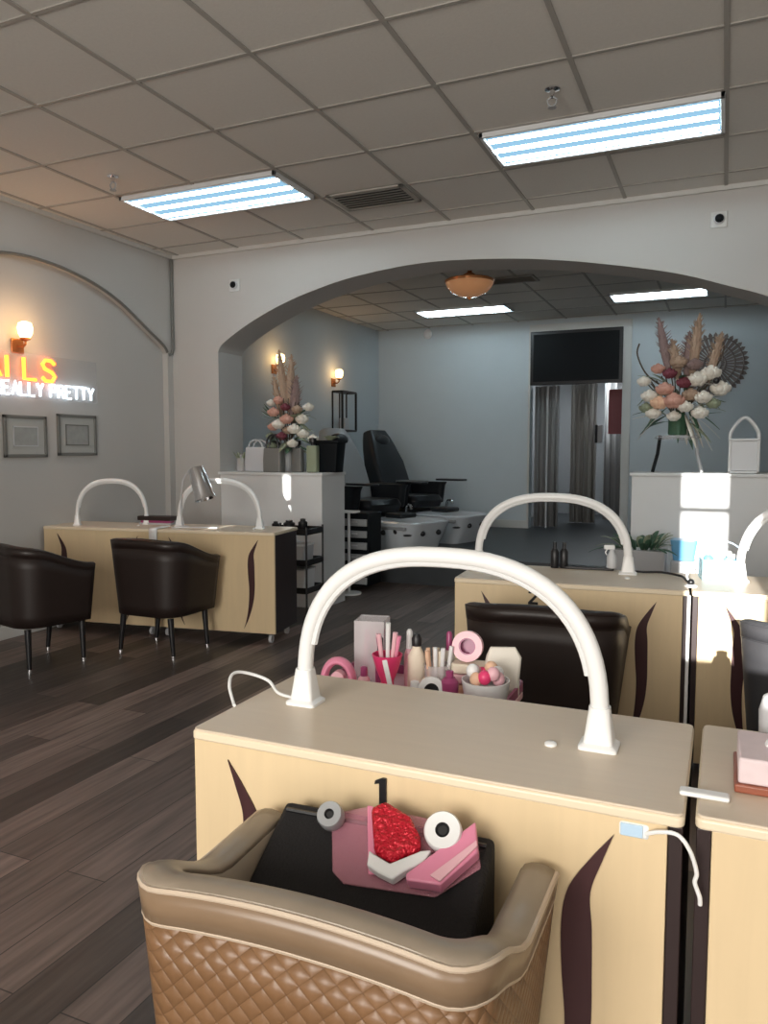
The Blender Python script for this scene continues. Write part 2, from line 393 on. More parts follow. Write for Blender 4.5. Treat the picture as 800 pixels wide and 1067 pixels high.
# copper dome light
t = thing('dome_light', 'small copper and amber glass dome light on the back room ceiling', 'ceiling light', (-2.05, 6.45, ZC-.135), 0)
MB().lathe([(.05, .135), (.06, .12), (.02, .10), (.02, .0), (.05, -.02), (.03, -.08)], seg=24).build('canopy_mount', 'copper', t)
MB().lathe([(.20, -.075), (.205, -.09), (.19, -.13), (.15, -.17), (.09, -.20), (.02, -.212)], seg=32).build('glass_bowl', 'amber', t)
MB().lathe([(.205, -.065), (.215, -.075), (.21, -.092), (.2, -.09)], seg=32).build('rim', 'copper', t)
MB().ball((0, 0, -.222), .016).build('finial', 'copper', t)
t = thing('smoke_alarm', 'small white round alarm high on the back wall near its left corner', 'alarm', (-3.72, YB, 2.86), 0)
MB().ball((0, -.03, 0), .06, (1, .6, 1.1)).build('alarm_body', 'white', t)
MB().box((-.03, -.012, -.05), (.03, 0, .05)).build('alarm_plate', 'lgrey', t, .004)

# ================================================================== WALL LIGHTS, SIGN, FRAMES
def wall_sconce(loc, rz, label, lantern=False, e=6):
    t = thing('wall_sconce', label, 'wall light', loc, rz, 'warm wall sconces')
    MB().box((-.05, -.015, -.14), (.05, 0, -.04)).build('back_plate', 'copper', t, .005)
    MB().tube([(0, -.01, -.09), (0, -.06, -.10), (0, -.085, -.08), (0, -.085, -.055)], .008, 8).build('sconce_arm', 'copper', t)
    MB().lathe([(.012, -.06), (.032, -.052), (.036, -.04)], (0, -.085, 0), 20).build('bulb_cup', 'copper', t)
    MB().lathe([(.030, -.04), (.046, -.01), (.05, .03), (.042, .06), (.02, .07)], (0, -.085, 0), 20).build('glass_shade', 'bulb', t)
    if lantern: pass
    l = bpy.data.lights.new('sconce_glow', 'POINT'); l.energy = e; l.color = (1, .62, .32); l.shadow_soft_size = .06
    lo = bpy.data.objects.new('sconce_glow', l); COL.objects.link(lo); a = R(rz)
    lo.location = (loc[0]+math.sin(a)*.2, loc[1]-math.cos(a)*.2, loc[2]+.02)
wall_sconce((XL, 3.86, 2.09), 90, 'warm glowing glass sconce above the orange neon word on the left wall', e=4)
wall_sconce((XL, 8.52, 2.22), 90, 'warm glowing sconce above the black lantern frame in the back room', e=1.6)
wall_sconce((XL, 7.15, 2.25), 90, 'warm glowing sconce on the back room wall, half hidden behind the left flowers', e=1.6)
# black lantern frame on the back-left wall
t = thing('wall_lantern', 'black open box lantern hanging on the back room wall under a sconce', 'lantern', (XL, 8.69, 1.78), 90)
f = MB(); W, D, H = .19, .14, .24
for sx in (-1, 1):
    for yy in (0, -D): f.box((sx*W-.012, yy-.012, -H), (sx*W+.012, yy+.012, H))
for z in (-H, H):
    for yy in (0, -D): f.box((-W, yy-.012, z-.012), (W, yy+.012, z+.012))
    for sx in (-1, 1): f.box((sx*W-.012, -D, z-.012), (sx*W+.012, 0, z+.012))
f.box((-.012, -.01, -H), (.012, .01, H))
f.build('lantern_frame', 'black', t, .003)
MB().box((-.06, -.11, -H-.0), (.06, -.03, -H+.16)).build('candle_block', 'lgrey', t, .01)

# neon sign: stroke letters
ST = {'N': [[(0, 0), (0, 1), (.6, 0), (.6, 1)]], 'A': [[(0, 0), (.32, 1), (.64, 0)], [(.13, .38), (.51, .38)]], 'I': [[(.1, 0), (.1, 1)]],
      'L': [[(0, 1), (0, 0), (.52, 0)]], 'S': [[(.58, .84), (.42, 1), (.16, 1), (.02, .8), (.12, .58), (.45, .44), (.58, .24), (.44, 0), (.14, 0), (0, .16)]],
      'R': [[(0, 0), (0, 1), (.4, 1), (.56, .86), (.56, .64), (.4, .5), (0, .5)], [(.3, .5), (.58, 0)]], 'E': [[(.52, 1), (0, 1), (0, 0), (.52, 0)], [(0, .52), (.42, .52)]],
      'Y': [[(0, 1), (.3, .5), (.3, 0)], [(.6, 1), (.3, .5)]], 'P': [[(0, 0), (0, 1), (.4, 1), (.56, .86), (.56, .62), (.4, .46), (0, .46)]], 'T': [[(0, 1), (.6, 1)], [(.3, 1), (.3, 0)]]}
def stroke_word(word, width, h, z, m, parent, name, r, right):
    adv = width/len(word); s = adv/.82
    x = right-width
    for ch in word:
        n = MB()
        for line in ST.get(ch, []):
            n.tube([(x+a*s, -.035, z+b*h) for a, b in line], r, 6)
        x += adv
        n.build(name, m, parent)
t = thing('neon_sign', 'neon wall sign with an orange word above the white words REALLY PRETTY', 'neon sign', (XL, 3.7, 1.66), 90)
stroke_word('NAILS', .78, .145, .12, 'neono', t, 'orange_letter', .014, .495)
stroke_word('REALLY', .42, .088, .008, 'neonw', t, 'white_letter', .0085, .36)
stroke_word('PRETTY', .43, .088, .008, 'neonw', t, 'white_letter', .0085, .835)
MB().box((-.4, -.02, -.012), (.87, -.014, .30)).build('backing_panel', 'acry', t)
def frame(y0, y1, z0, z1, label, dark):
    t = thing('picture_frame', label, 'picture', (XL, (y0+y1)/2, (z0+z1)/2), 90, 'framed prints under the neon sign')
    a, b = (y1-y0)/2, (z1-z0)/2; f = MB(); w = .022
    for q in (((-a, -.02, -b), (a, 0, -b+w)), ((-a, -.02, b-w), (a, 0, b)), ((-a, -.02, -b), (-a+w, 0, b)), ((a-w, -.02, -b), (a, 0, b))): f.box(*q)
    f.build('frame_border', 'pewter' if dark else 'pewter', t, .003)
    MB().box((-a+w, -.010, -b+w), (a-w, -.002, b-w)).build('mat_board', 'paper', t)
    f = MB(); k = .075; e = .008
    for q in (((-a+k, -.014, -b+k), (a-k, -.010, -b+k+e)), ((-a+k, -.014, b-k-e), (a-k, -.010, b-k)), ((-a+k, -.014, -b+k), (-a+k+e, -.010, b-k)), ((a-k-e, -.014, -b+k), (a-k, -.010, b-k))): f.box(*q)
    f.build('inner_fillet', 'pewter' if dark else 'lgrey', t)
    MB().box((-a+k+e, -.012, -b+k+e), (a-k-e, -.010, b-k-e)).build('print', 'art', t)
frame(3.72, 4.08, 1.24, 1.53, 'left framed print under the neon sign, brighter mat and faint inner line', False)
frame(4.18, 4.555, 1.25, 1.555, 'right framed print under the neon sign with dark inner line', True)

# ================================================================== MANICURE DESKS
def make_desk(W, D, label, loc, rz, number=None, numx=-.04, cover=(1, 1), ins=(0, 0)):
    t = thing('manicure_desk', label, 'desk', loc, rz, 'maple manicure desks')
    a = W/2; Z = .75
    out = rrect(-a, a, 0, D, .012, Z-.021, 4)
    MB().prism(out, (0, 0, .017)).build('top_edge', 'edge', t, .004)
    MB().prism(rrect(-a+.002, a-.002, .002, D-.002, .012, Z-.005, 4), (0, 0, .005)).build('table_top', 'top', t, .002)
    for s in (-1, 1):
        cv = cover[0 if s < 0 else 1]
        MB().box((s*(a-.002), .024 if cv else .006, .075), (s*(a-.022), D-.03, Z-.021)).build('side_panel', 'dark', t, .002)
    MB().box((-a+(.003 if cover[0] else .023), .006, .075), (a-(.003 if cover[1] else .023), .0235, Z-.021)).build('front_panel', 'desk', t, .002)
    MB().box((-a+.022, .05, .075), (a-.022, D-.04, .10)).build('bottom_shelf', 'desk', t, .002)
    # drawer pedestals opening to the technician's side
    for s in (-1, 1):
        x0, x1 = sorted((s*(a-.024), s*(a-.024-.20)))
        MB().box((x0, .06, .10), (x1, D-.05, Z-.03)).build('drawer_cabinet', 'desk', t, .002)
        for k in range(3):
            z0 = .11+k*.205
            d = MB().box((x0+.006, D-.05, z0), (x1-.006, D-.034, z0+.195)).build('drawer', 'desk', t, .003)
            MB().cone(((x0+x1)/2, D-.034, z0+.1), ((x0+x1)/2, D-.015, z0+.1), .01, .012, 12).build('drawer_knob', 'chrome', d)
    # curved dark inlays on the front panel
    cl = [(.70, -.115, .0), (.655, -.14, .018), (.60, -.165, .034), (.54, -.168, .047), (.46, -.166, .046), (.38, -.163, .040), (.30, -.168, .034), (.22, -.182, .022), (.15, -.203, .010), (.10, -.225, 0)]
    for s in (1, -1):
        cc = catmull([(x+a-.002+ins[0 if s < 0 else 1], z, w) for z, x, w in cl], 5)
        L = [Vector((s*(c.x-c.z/2), .0055, c.y)) for c in cc]; Rr = [Vector((s*(c.x+c.z/2), .0055, c.y)) for c in cc]
        poly = L+Rr[-2:0:-1]
        MB().prism(poly, (0, -.003, 0)).build('curved_inlay', 'inlay', t, smooth=False)
    for sx in (-1, 1):
        for yy in (.07, D-.08):
            c = MB().box((sx*(a-.06)-.012, yy-.02, .055), (sx*(a-.06)+.012, yy+.02, .075)).build('caster', 'chrome', t, .003)
            MB().cone((sx*(a-.06)-.011, yy, .028), (sx*(a-.06)+.011, yy, .028), .027, seg=16).build('caster_wheel', 'lgrey', c, .003)
    MB().lathe([(.011, 0), (.011, .004), (.006, .007)], (a-.235, D*.47, Z), 14).build('cable_cap', 'white', t)
    if number:
        n = MB(); s = .064; x0 = numx; zb = .657
        def P(pl): n.prism([(x0+x*s*1.1, .0055, zb+z*s) for x, z in pl], (0, -.004, 0))
        if number == '1':
            P([(-.09, 0), (.09, 0), (.09, 1.0), (-.02, 1.0), (-.20, .90), (-.22, .80), (-.09, .84)]); P([(-.28, .0), (.28, -.0), (.28, .13), (-.28, .13)])
        else:
            P([(-.28, 0), (.28, 0), (.28, .16), (-.05, .16), (.24, .52), (.28, .72), (.2, .93), (0, 1), (-.2, .93), (-.28, .72), (-.12, .70), (-.06, .82), (.03, .84), (.11, .72), (.06, .54), (-.28, .14)])
        n.build('number_decal', 'black', t, smooth=False)
    return t
D1 = make_desk(.885, .415, 'nearest maple manicure desk with black numeral 1 on its front, large arch lamp on top', (-.479, 1.165, 0), 0, '1', cover=(1, 0), ins=(.035, .018))
D2 = make_desk(.885, .415, 'maple manicure desk at the bottom right edge of the photo, holding the tissue box', (.420, 1.175, 0), 0, cover=(0, 1), ins=(.0, .018))
D3 = make_desk(.925, .46, 'maple manicure desk directly behind the nearest one, dark brown chair pushed in front', (-.567, 3.085, 0), 4, '2', -.13, cover=(1, 0))
D4 = make_desk(.925, .46, 'maple manicure desk at the right in the second row, sunlit front and charcoal chair', (.365, 3.155, 0), 4, cover=(0, 1))
RZL = 8.5
def onrow(d, off=0):   # position along the left row
    a = R(RZL); return (-2.67-math.cos(a)*d-math.sin(a)*off, 4.27-math.sin(a)*d+math.cos(a)*off)
p = onrow(.45); D6 = make_desk(.895, .42, 'maple manicure desk at the right end of the left row, dark end panel showing', (p[0], p[1], 0), RZL)
p = onrow(1.345); D5 = make_desk(.885, .42, 'maple manicure desk against the left wall under the framed prints', (p[0], p[1], 0), RZL)

# dark numeral above is a decal; white strip added to paint the sunlit panel edge between the row-two desks
o = MB().box((-.1125, 3.095, .02), (-.1005, 3.12, .735)).build('lit_edge_strip', 'white', bevel=.003)
tag(o, 'slim white strip painting the sunlit panel edge between the second row desks', 'painted light strip')

# ------------------------------------------------------------------ arch lamps
def make_lamp(label, loc, rz=0, hw=.302, h=.345):
    t = thing('arch_lamp', label, 'lamp', loc, rz, 'white arch desk lamps')
    pts = []
    for i in range(41):
        a = PI*i/40; c, s_ = math.cos(a), math.sin(a); e = .80
        x = -hw*(abs(c)**e)*(1 if c > 0 else -1); z = .045+(h-.06)*(abs(s_)**e)
        pts.append((x, 0, z))
    MB().tube(pts, .0165, 12, ry=.0165, up=(0, 1, 0)).build('lamp_arch', 'white', t)
    pin = [(x*.955, .0, .045+(z-.045)*.95) for x, _, z in pts[3:-3]]
    MB().tube(pin, .009, 8).build('light_strip', mat_strip, t)
    for s in (-1, 1):
        rings = [rrect(s*hw-w, s*hw+w, -d, d, r, z, 4) for z, w, d, r in ((0, .034, .03, .008), (.006, .034, .03, .008), (.012, .026, .024, .008), (.05, .021, .02, .01), (.075, .0185, .0185, .014))]
        MB().loft(rings).build('lamp_foot', 'white', t)
    return t
mat_strip = mat('frosted_strip', (.8, .82, .83), .5)
L1 = make_lamp('largest white arch lamp standing across the nearest desk', (-.492, 1.385, .7505))
lb = [(-.70, 3.40, .7505, 4), ]
def at_desk(D, lx, ly):
    a = D.rotation_euler.z; return (D.location.x+math.cos(a)*lx-math.sin(a)*ly, D.location.y+math.sin(a)*lx+math.cos(a)*ly)
p = at_desk(D3, -.105, .34); q = dup(L1, None, (p[0], p[1], .7505), 4, 'white arch lamp on the second row desk in front of the back doorway'); q.scale = (1.09, 1, 1.0)
p = at_desk(D4, .03, .30); dup(L1, None, (p[0], p[1], .7505), 4, 'white arch lamp at the right edge of the photo, cut off by the frame')
p = at_desk(D6, -.06, .22); dup(L1, None, (p[0], p[1], .7505), RZL+2, 'white arch lamp at the right end of the left row, beside the chrome lamp head')
p = at_desk(D5, -.05, .22); q = dup(L1, None, (p[0]+.03, p[1], .7505), 32, 'white arch lamp on the desk nearest the left wall, below the framed prints')
q.scale = (.80, 1, .97)
# cord of the nearest lamp
c = catmull([(-.82, 1.385, .757), (-.87, 1.40, .757), (-.91, 1.42, .775), (-.955, 1.40, .792), (-.968, 1.37, .795), (-.955, 1.34, .778), (-.925, 1.31, .757), (-.915, 1.30, .754)], 6)
tag(MB().tube(c, .0035, 8).build('power_cord', 'white'), 'thin white cord looping over the left edge of the nearest desk', 'cord')

# ================================================================== TUB CHAIRS
def make_chair(label, loc, rz, outer, band, inner, pipe, seat, W=.55, D=.44, zb=.72, za=.655, legs=True, tk=.055, rc=.10, flare=0, crest=0):
    """local: seat opens to +Y; y from 0 (rear) to D"""
    t = thing('tub_chair', label, 'chair', loc, rz, 'leather tub chairs')
    a = W/2
    # plan path of the outer rim, left arm end -> back -> right arm end; s = 0 (arm end) .. 1 (back)
    def path(off):
        P = []; A = a-off; r = max(rc-off, .03); y0 = off
        n = 10
        for i in range(n): P.append((-A, D-(D-y0-r)*i/n))
        for i in range(7): th = R(180+90*i/6); P.append((-A+r+r*math.cos(th), y0+r+r*math.sin(th)))
        for i in range(1, 12): P.append((-A+r+(2*A-2*r)*i/12, y0))
        for i in range(7): th = R(270+90*i/6); P.append((A-r+r*math.cos(th), y0+r+r*math.sin(th)))
        for i in range(1, n+1): P.append((A, y0+r+(D-y0-r)*i/n))
        return P
    def hz(y):
        k = min(1, max(0, (y-.03)/(D*(.45 if flare else .95)))); k = k*k*(3-2*k); return zb+(za-zb)*k
    def at(off, zf, dz=0, sc=1):
        out = []
        for x, y in path(off):
            z = hz(y)+crest*max(0, 1-(x/(a*.85))**2) if zf is None else zf
            x += flare*(y/D)*(x/a)
            out.append(Vector((x*sc, D/2+(y-D/2)*(sc if y < D/2 else 1), z+dz)))
        return out
    def mix(A, B, k): return [u.lerp(v, k) for u, v in zip(A, B)]
    topo = at(.0, None); boto = [Vector((p.x*.86, D*.06+p.y*.90, .26)) for p in at(.0, .26)]
    bandl = [u.lerp(v, .125) for u, v in zip(topo, boto)]
    inn_t = at(tk, None, -.002); inn_b = [Vector((p.x*.93, D*.03+p.y*.94, .40)) for p in at(tk, .40)]
    # outer quilted shell
    MB().loft([bandl]+[mix(bandl, boto, k/6) for k in range(1, 7)], cap=False, closed=False).build('outer_shell', outer, t, solid=.006)
    o1 = [p+Vector((0, 0, -.012)) for p in topo]
    MB().loft([bandl, mix(bandl, o1, .5), o1], cap=False, closed=False).build('top_band', band, t, solid=.007)
    # rolled rim
    rim = []
    for k in range(7):
        th = PI*k/6; mid = [(u+v)/2 for u, v in zip(topo, inn_t)]
        rim.append([m+(u-m)*math.cos(th)+Vector((0, 0, .013*math.sin(th)-.012)) for m, u in zip(mid, topo)])
    MB().loft(rim, cap=False, closed=False).build('rolled_rim', inner, t, solid=.002)
    MB().loft([[p+Vector((0, 0, -.012)) for p in inn_t], mix(inn_t, inn_b, .5), inn_b], cap=False, closed=False).build('inner_lining', inner, t, solid=.004)
    # arm fronts
    for i in (0, -1):
        poly = [boto[i], bandl[i], o1[i]]+[r_[i] for r_ in rim[1:-1]]+[inn_t[i]+Vector((0, 0, -.012)), inn_b[i], Vector((inn_b[i].x, inn_b[i].y, .26))]
        MB().prism([p+Vector((0, -.006, 0)) for p in poly], (0, .01, 0)).build('arm_front', inner, t, .004)
    MB().tube([p+Vector((0, 0, .002)) for p in o1], .0045, 6).build('piping', pipe, t)
    MB().tube([p*1.0 for p in bandl], .0045, 6).build('piping', pipe, t)
    # seat
    s = [Vector((x*.86, y*.93+.02, 0)) for x, y in path(.07)]
    MB().prism([Vector((p.x, p.y, .27)) for p in s], (0, 0, .10)).build('seat_base', band, t, .01)
    MB().prism([Vector((p.x*.985, p.y+.0, .37)) for p in s], (0, .01, .08)).build('seat_cushion', seat, t, .022)
    MB().prism([Vector((p.x*1.02, p.y, .25)) for p in s], (0, 0, .025)).build('under_frame', 'black', t, .004)
    if legs:
        for sx in (-1, 1):
            for yy in (.07, D-.05):
                lg = MB().cone((sx*(a-.10), yy+.01, .25), (sx*(a-.075), yy, .02), .020, .013, 12).build('leg', 'black', t)
                MB().cone((sx*(a-.075), yy, 0), (sx*(a-.075), yy, .022), .016, .014, 12).build('leg_foot', 'chrome', lg)
    return t
C1 = make_chair('tan quilted leather tub chair in the foreground, back to the viewer, at the nearest desk', (-.470, .768, 0), 1.5,
                'tan', 'tanp', 'taupe', 'pipe', 'blackf', W=.505, D=.365, zb=.712, za=.645, tk=.050, rc=.06, flare=.012, crest=.016)
C2 = make_chair('dark brown leather tub chair with its back to the viewer, at the second row desk', (-.575, 2.60, 0), 3,
                'brn', 'brnp', 'brnp', 'brnp', 'brnp', W=.57, D=.46, zb=.735, za=.61, rc=.15, crest=.012)
dup(C2, None, (-3.28, 3.66, 0), 0, 'dark tub chair with legs showing, in front of the right desk of the left row')
dup(C2, None, (-3.86, 3.14, 0), -14, 'dark tub chair cut off by the left edge, nearest the left wall')
C3 = make_chair('charcoal tub chair at the right edge in front of the sunlit desk', (.345, 2.60, 0), -4, 'gry', 'gry', 'gry', 'gry', 'gry', W=.58, D=.46, zb=.745, za=.66, rc=.14)

# ------------------------------------------------------------------ things lying in the foreground chair
CB = thing('storage_cushion', 'black fabric wedge cushion lying on the seat of the tan chair, under the pink pouch', 'cushion', (-.482, .80, .462), 3)
w2, dd = .186, .345
prof = [(.03, 0), (.03, .02), (.06, .050), (.33, .205), (.342, .203), (dd, .19), (dd, 0)]
MB().prism([(-w2, y, z) for y, z in prof], (2*w2, 0, 0)).build('cushion_body', 'blackf', CB, .012)
MB().tube([(-w2+.01, .318, .2), (w2-.01, .318, .2)], .004, 6).build('cushion_seam', 'black', CB)
def onc(x, s, h):   # point on the sloping cushion: x across, s along slope 0..1 from y=.10 to y=dd-.04, h above
    y0, z0, y1, z1 = .06, .050, .33, .205
    d = Vector((0, y1-y0, z1-z0)); n = Vector((0, -(z1-z0), y1-y0)).normalized()
    v = Vector((x, y0, z0))+d*s+n*h
    return CB.matrix_world @ v if False else Matrix.Translation(CB.location) @ Matrix.Rotation(R(3), 4, 'Z') @ v
def slab_on(name, m, pts, h0, h1, label=None, cat=None, parent=None, bevel=.004, group=None):
    A = [onc(x, s, h0) for x, s in pts]; up = onc(0, 0, h1)-onc(0, 0, h0)
    o = MB().prism(A, up).build(name, m, parent, bevel)
    if label: tag(o, label, cat, group)
    return o
slab_on('clear_pouch', 'clearp', [(-.03, 1.06), (-.092, .975), (-.052, .66), (-.027, .61), (.119, .64), (.176, .83), (.160, 1.0), (.061, 1.05)][::-1], .002, .006, 'clear pinkish plastic pouch on the black cushion, under the red and white things', 'pouch')
slab_on('pouch_band', 'pink', [(-.034, 1.05), (-.022, 1.05), (.024, .684), (.009, .674)][::-1], .007, .012, 'narrow pink band standing at the left of the red sequined purse', 'strap')
slab_on('red_purse', 'red', [(-.018, 1.0), (.003, 1.055), (.052, .99), (.077, .893), (.084, .828), (.043, .733), (.012, .767)][::-1], .012, .034, 'red sequined purse in the middle of the clear pouch', 'purse', bevel=.008)
slab_on('white_tray', 'white', [(.003, .77), (.013, .755), (.043, .722), (.084, .818), (.100, .835), (.094, .764), (.069, .70), (.054, .644), (.03, .663), (.008, .69)][::-1], .010, .028, 'curved white plastic tray below the red sequined purse', 'tray', bevel=.003)
slab_on('pink_package', 'pink', [(.074, .675), (.158, 1.02), (.173, .86), (.130, .655), (.078, .645)][::-1], .012, .034, 'flat pink folded package at the lower right of the pouch', 'package', bevel=.003)
slab_on('ribbon_strip', 'pale', [(.112, .685), (.168, .911), (.171, .880), (.129, .665)][::-1], .0345, .038, 'pale pink strip lying along the pink folded package', 'strip', bevel=.001)
def tape(x, s, h, r, label, m1='white'):
    c = onc(x, s, h); n = (onc(0, 0, 1)-onc(0, 0, 0)).normalized(); cam = (Vector((0, 0, 1.28))-c).normalized()
    ax = (n*.4+Vector((.15, -.75, .5))).normalized()
    t = thing('tape_roll', label, 'roll', c, 0)
    t.rotation_mode = 'QUATERNION'; t.rotation_quaternion = Vector((0, 0, 1)).rotation_difference(ax)
    MB().lathe([(r*.38, -.014), (r*.92, -.014), (r, -.009), (r, .009), (r*.92, .014), (r*.38, .014), (r*.38, -.0139)], seg=28).build('roll', m1, t)
    MB().lathe([(r*.24, .010), (r*.38, .0135), (r*.38, -.012), (r*.24, -.012), (r*.24, .0099)], seg=24).build('core', 'black', t)
    MB().cone((0, 0, -.011), (0, 0, .006), r*.25, seg=16).build('hub', 'black', t)
tape(.112, .935, .030, .030, 'white roll with a black core beside the red sequined purse')
tape(-.083, .925, .022, .022, 'dim grey roll with a black core at the left of the clear pouch', 'grey')

# ------------------------------------------------------------------ switch box and cord on the desk front
t = thing('cable_plug_box', 'small pale blue and white plug box stuck on the nearest desk front at upper right', 'plug box', (-.108, 1.183, .712), 0)
MB().box((-.022, -.014, -.013), (.024, 0, .013)).build('box_body', 'white', t, .006)
MB().box((-.018, -.016, -.009), (.014, -.0135, .010)).build('box_film', 'lblue', t, .001)
c = catmull([(-.090, 1.170, .710), (-.07, 1.160, .722), (-.045, 1.155, .725), (-.028, 1.155, .705), (-.018, 1.160, .672), (-.020, 1.162, .655), (-.013, 1.162, .635), (-.012, 1.164, .622)], 6)
tag(MB().tube(c, .0032, 8).build('charging_cable', 'white'), 'short white cord hanging over the dark gap between the front desks', 'cable')
c = catmull([(-.095, 1.36, .7545), (-.03, 1.335, .7545), (.01, 1.345, .7545)], 6)
o = tag(MB().box((-.03, -.012, 0), (.042, .012, .008)).build('cable_cover', 'white', bevel=.004, loc=(-.018, 1.245, .7505)), 'flat white clip lying on the right front desk beside the seam', 'clip')

# tissue box and bottle at the right edge
t = thing('tissue_box', 'pinkish white tissue box on a red brown base at the right edge', 'tissue box', (.115, 1.32, .7505), 0)
MB().box((-.085, -.04, 0), (.085, .105, .014)).build('box_base', 'brownw', t, .003)
MB().box((-.08, -.036, .014), (.08, .10, .055)).build('box_card', 'tissue', t, .004)
MB().tube(catmull([(-.03, .04, .052), (-.02, .03, .07), (.01, .05, .075), (.03, .03, .06)], 5), [.012]*16, 8).build('tissue', 'white', t)
t = thing('pump_jar', 'pale grey plastic jar standing behind the tissue box at the right edge', 'jar', (.105, 1.48, .7505), 0)
MB().lathe([(.028, 0), (.034, .005), (.036, .075), (.03, .10), (.018, .108)], seg=20).build('jar_body', 'lgrey', t)
MB().lathe([(.02, .106), (.02, .125), (.01, .128)], seg=20).build('jar_cap', 'white', t)

# ================================================================== PINK SUPPLIES ON A TROLLEY BEHIND THE NEAREST DESK
t = thing('supply_trolley', 'white rolling trolley behind the nearest desk carrying the pink supplies', 'trolley', (-.715, 1.87, 0), 0)
MB().prism(rrect(-.255, .245, -.16, .13, .03, .625, 5), (0, 0, .02)).build('tray', 'pale', t, .004)
f = MB()
o1 = rrect(-.255, .245, -.16, .13, .03, .645, 5); i1 = rrect(-.248, .238, -.153, .123, .026, .645, 5)
f.loft([o1, [p+Vector((0, 0, .025)) for p in o1], [p+Vector((0, 0, .025)) for p in i1], i1], cap=False); f.build('tray_rim', 'mag', t)
for z in (.12, .38): MB().prism(rrect(-.24, .23, -.15, .12, .03, z, 5), (0, 0, .02)).build('shelf', 'whitem', t, .004)
for sx in (-1, 1):
    for sy in (-1, 1):
        MB().cone((sx*.22, sy*.11-.01, .05), (sx*.22, sy*.11-.01, .625), .011, seg=10).build('post', 'whitem', t)
        MB().cone((sx*.22-.01, sy*.11-.01, .024), (sx*.22+.01, sy*.11-.01, .024), .024, seg=14).build('caster', 'rubber', t)
TZ = .646; PG = 'manicure supplies on the trolley'
def at_tr(x, y): return (x, y, TZ)
t = thing('acrylic_box', 'tall clear acrylic box of brushes, tallest thing at the left of the pink supplies', 'box', at_tr(-.885, 1.92), 12, PG)
f = MB(); a = .042
for q in (((-a, -a, 0), (a, -a+.003, .17)), ((-a, a-.003, 0), (a, a, .17)), ((-a, -a, 0), (-a+.003, a, .17)), ((a-.003, -a, 0), (a, a, .17)), ((-a, -a, 0), (a, a, .004)), ((-a, -a, .167), (a, a, .17))): f.box(*q)
f.build('box_shell', 'clear', t)
for i in range(5):
    x, y = -.025+.012*i, random.uniform(-.02, .02)
    MB().cone((x, y, .005), (x+.01, y+.004, .14), .004, .003, 8).build('brush', ('pink', 'mag', 'pale')[i % 3], t)
t = thing('tape_dispenser', 'pink arched dispenser standing low at the left front of the pink supplies', 'dispenser', at_tr(-.930, 1.80), 8, PG)
pts = [(-.04*math.cos(PI*i/16), 0, .02+.055*math.sin(PI*i/16)) for i in range(17)]
MB().tube([(-.04, 0, 0)]+pts+[(.04, 0, 0)], .011, 10, ry=.016, up=(0, 1, 0)).build('dispenser_arch', 'pink', t)
MB().box((-.055, -.025, 0), (.055, .025, .012)).build('dispenser_base', 'hot', t, .004)
MB().cone((0, -.012, .03), (0, .012, .03), .018, .018, 16).build('dispenser_roll', 'pale', t)
t = thing('gel_cup', 'hot pink tapered cup holding white and pink brushes', 'cup', at_tr(-.800, 1.83), 0, PG)
MB().lathe([(.016, 0), (.018, .03), (.030, .06), (.041, .10), (.038, .10), (.026, .06), (.012, .03)], seg=24).build('cup_body', 'hot', t)
for i, (dx, dz, m) in enumerate(((-.015, .155, 'pale'), (.004, .185, 'white'), (.018, .16, 'pale'), (.024, .15, 'pink'), (-.024, .14, 'mag'))):
    MB().cone((dx*.4, .004*i-.008, .03), (dx*1.3, .006*i-.012, dz), .0045, .007, 8).build('brush', m, t)
t = thing('nozzle_bottle', 'pale pink bottle with a dark cap standing beside the hot pink cup', 'bottle', at_tr(-.732, 1.87), 0, PG)
MB().lathe([(.022, 0), (.025, .01), (.024, .09), (.012, .115), (.010, .125)], seg=20).build('bottle_body', 'cream', t)
MB().lathe([(.013, .120), (.014, .14), (.008, .152)], seg=16).build('bottle_cap', 'black', t)
t = thing('cotton_bundle', 'cream bundle of cotton swabs in the middle of the pink supplies', 'cotton', at_tr(-.672, 1.86), 0, PG)
MB().lathe([(.028, 0), (.032, .02), (.034, .08), (.031, .08), (.028, .02)], seg=20).build('jar', 'clear', t)
for i in range(9):
    an = i*2.4; rr = .005+.0022*i
    MB().cone((rr*math.cos(an), rr*math.sin(an), .01), (rr*1.7*math.cos(an), rr*1.7*math.sin(an), .115+.006*(i % 3)), .0045, .006, 8).build('swab', ('cream', 'peach', 'white')[i % 3], t)
t = thing('nail_file', 'slim white nail file leaning out of the front of the supplies', 'nail file', at_tr(-.765, 1.76), 0, PG)
MB().box((-.007, -.002, .002), (.007, .002, .105), Matrix.Rotation(R(-14), 4, 'Y')).build('file_blade', 'white', t, .002)
def ring_roll(loc, rz, r, w, m, label, core='mag', tilt=80):
    t = thing('tape_roll', label, 'roll', loc, rz, PG); t.rotation_euler = (R(tilt), 0, R(rz))
    MB().lathe([(r*.55, -w), (r, -w), (r, w), (r*.55, w), (r*.55, -w+.0001)], seg=28).build('roll', m, t)
    MB().lathe([(r*.46, -w*.9), (r*.56, -w*.9), (r*.56, w*.9), (r*.46, w*.9), (r*.46, -w*.9+.0001)], seg=24).build('core', core, t)
ring_roll((-.600, 1.90, TZ+.125), 8, .040, .014, 'pale', 'pale pink ring roll at the top right of the pink supplies')
ring_roll((-.655, 1.775, TZ+.036), 20, .034, .012, 'white', 'white ring roll standing at the front middle of the pink supplies', 'black')
t = thing('foam_block', 'stack of peach foam toe separators under the pale pink ring roll', 'foam', at_tr(-.595, 1.90), 6, PG)
for k in range(3): MB().prism(rrect(-.045, .045, -.03, .03, .012, .001+k*.028, 4), (0, 0, .026)).build('foam_piece', ('peach', 'pale', 'cream')[k], t, .005)
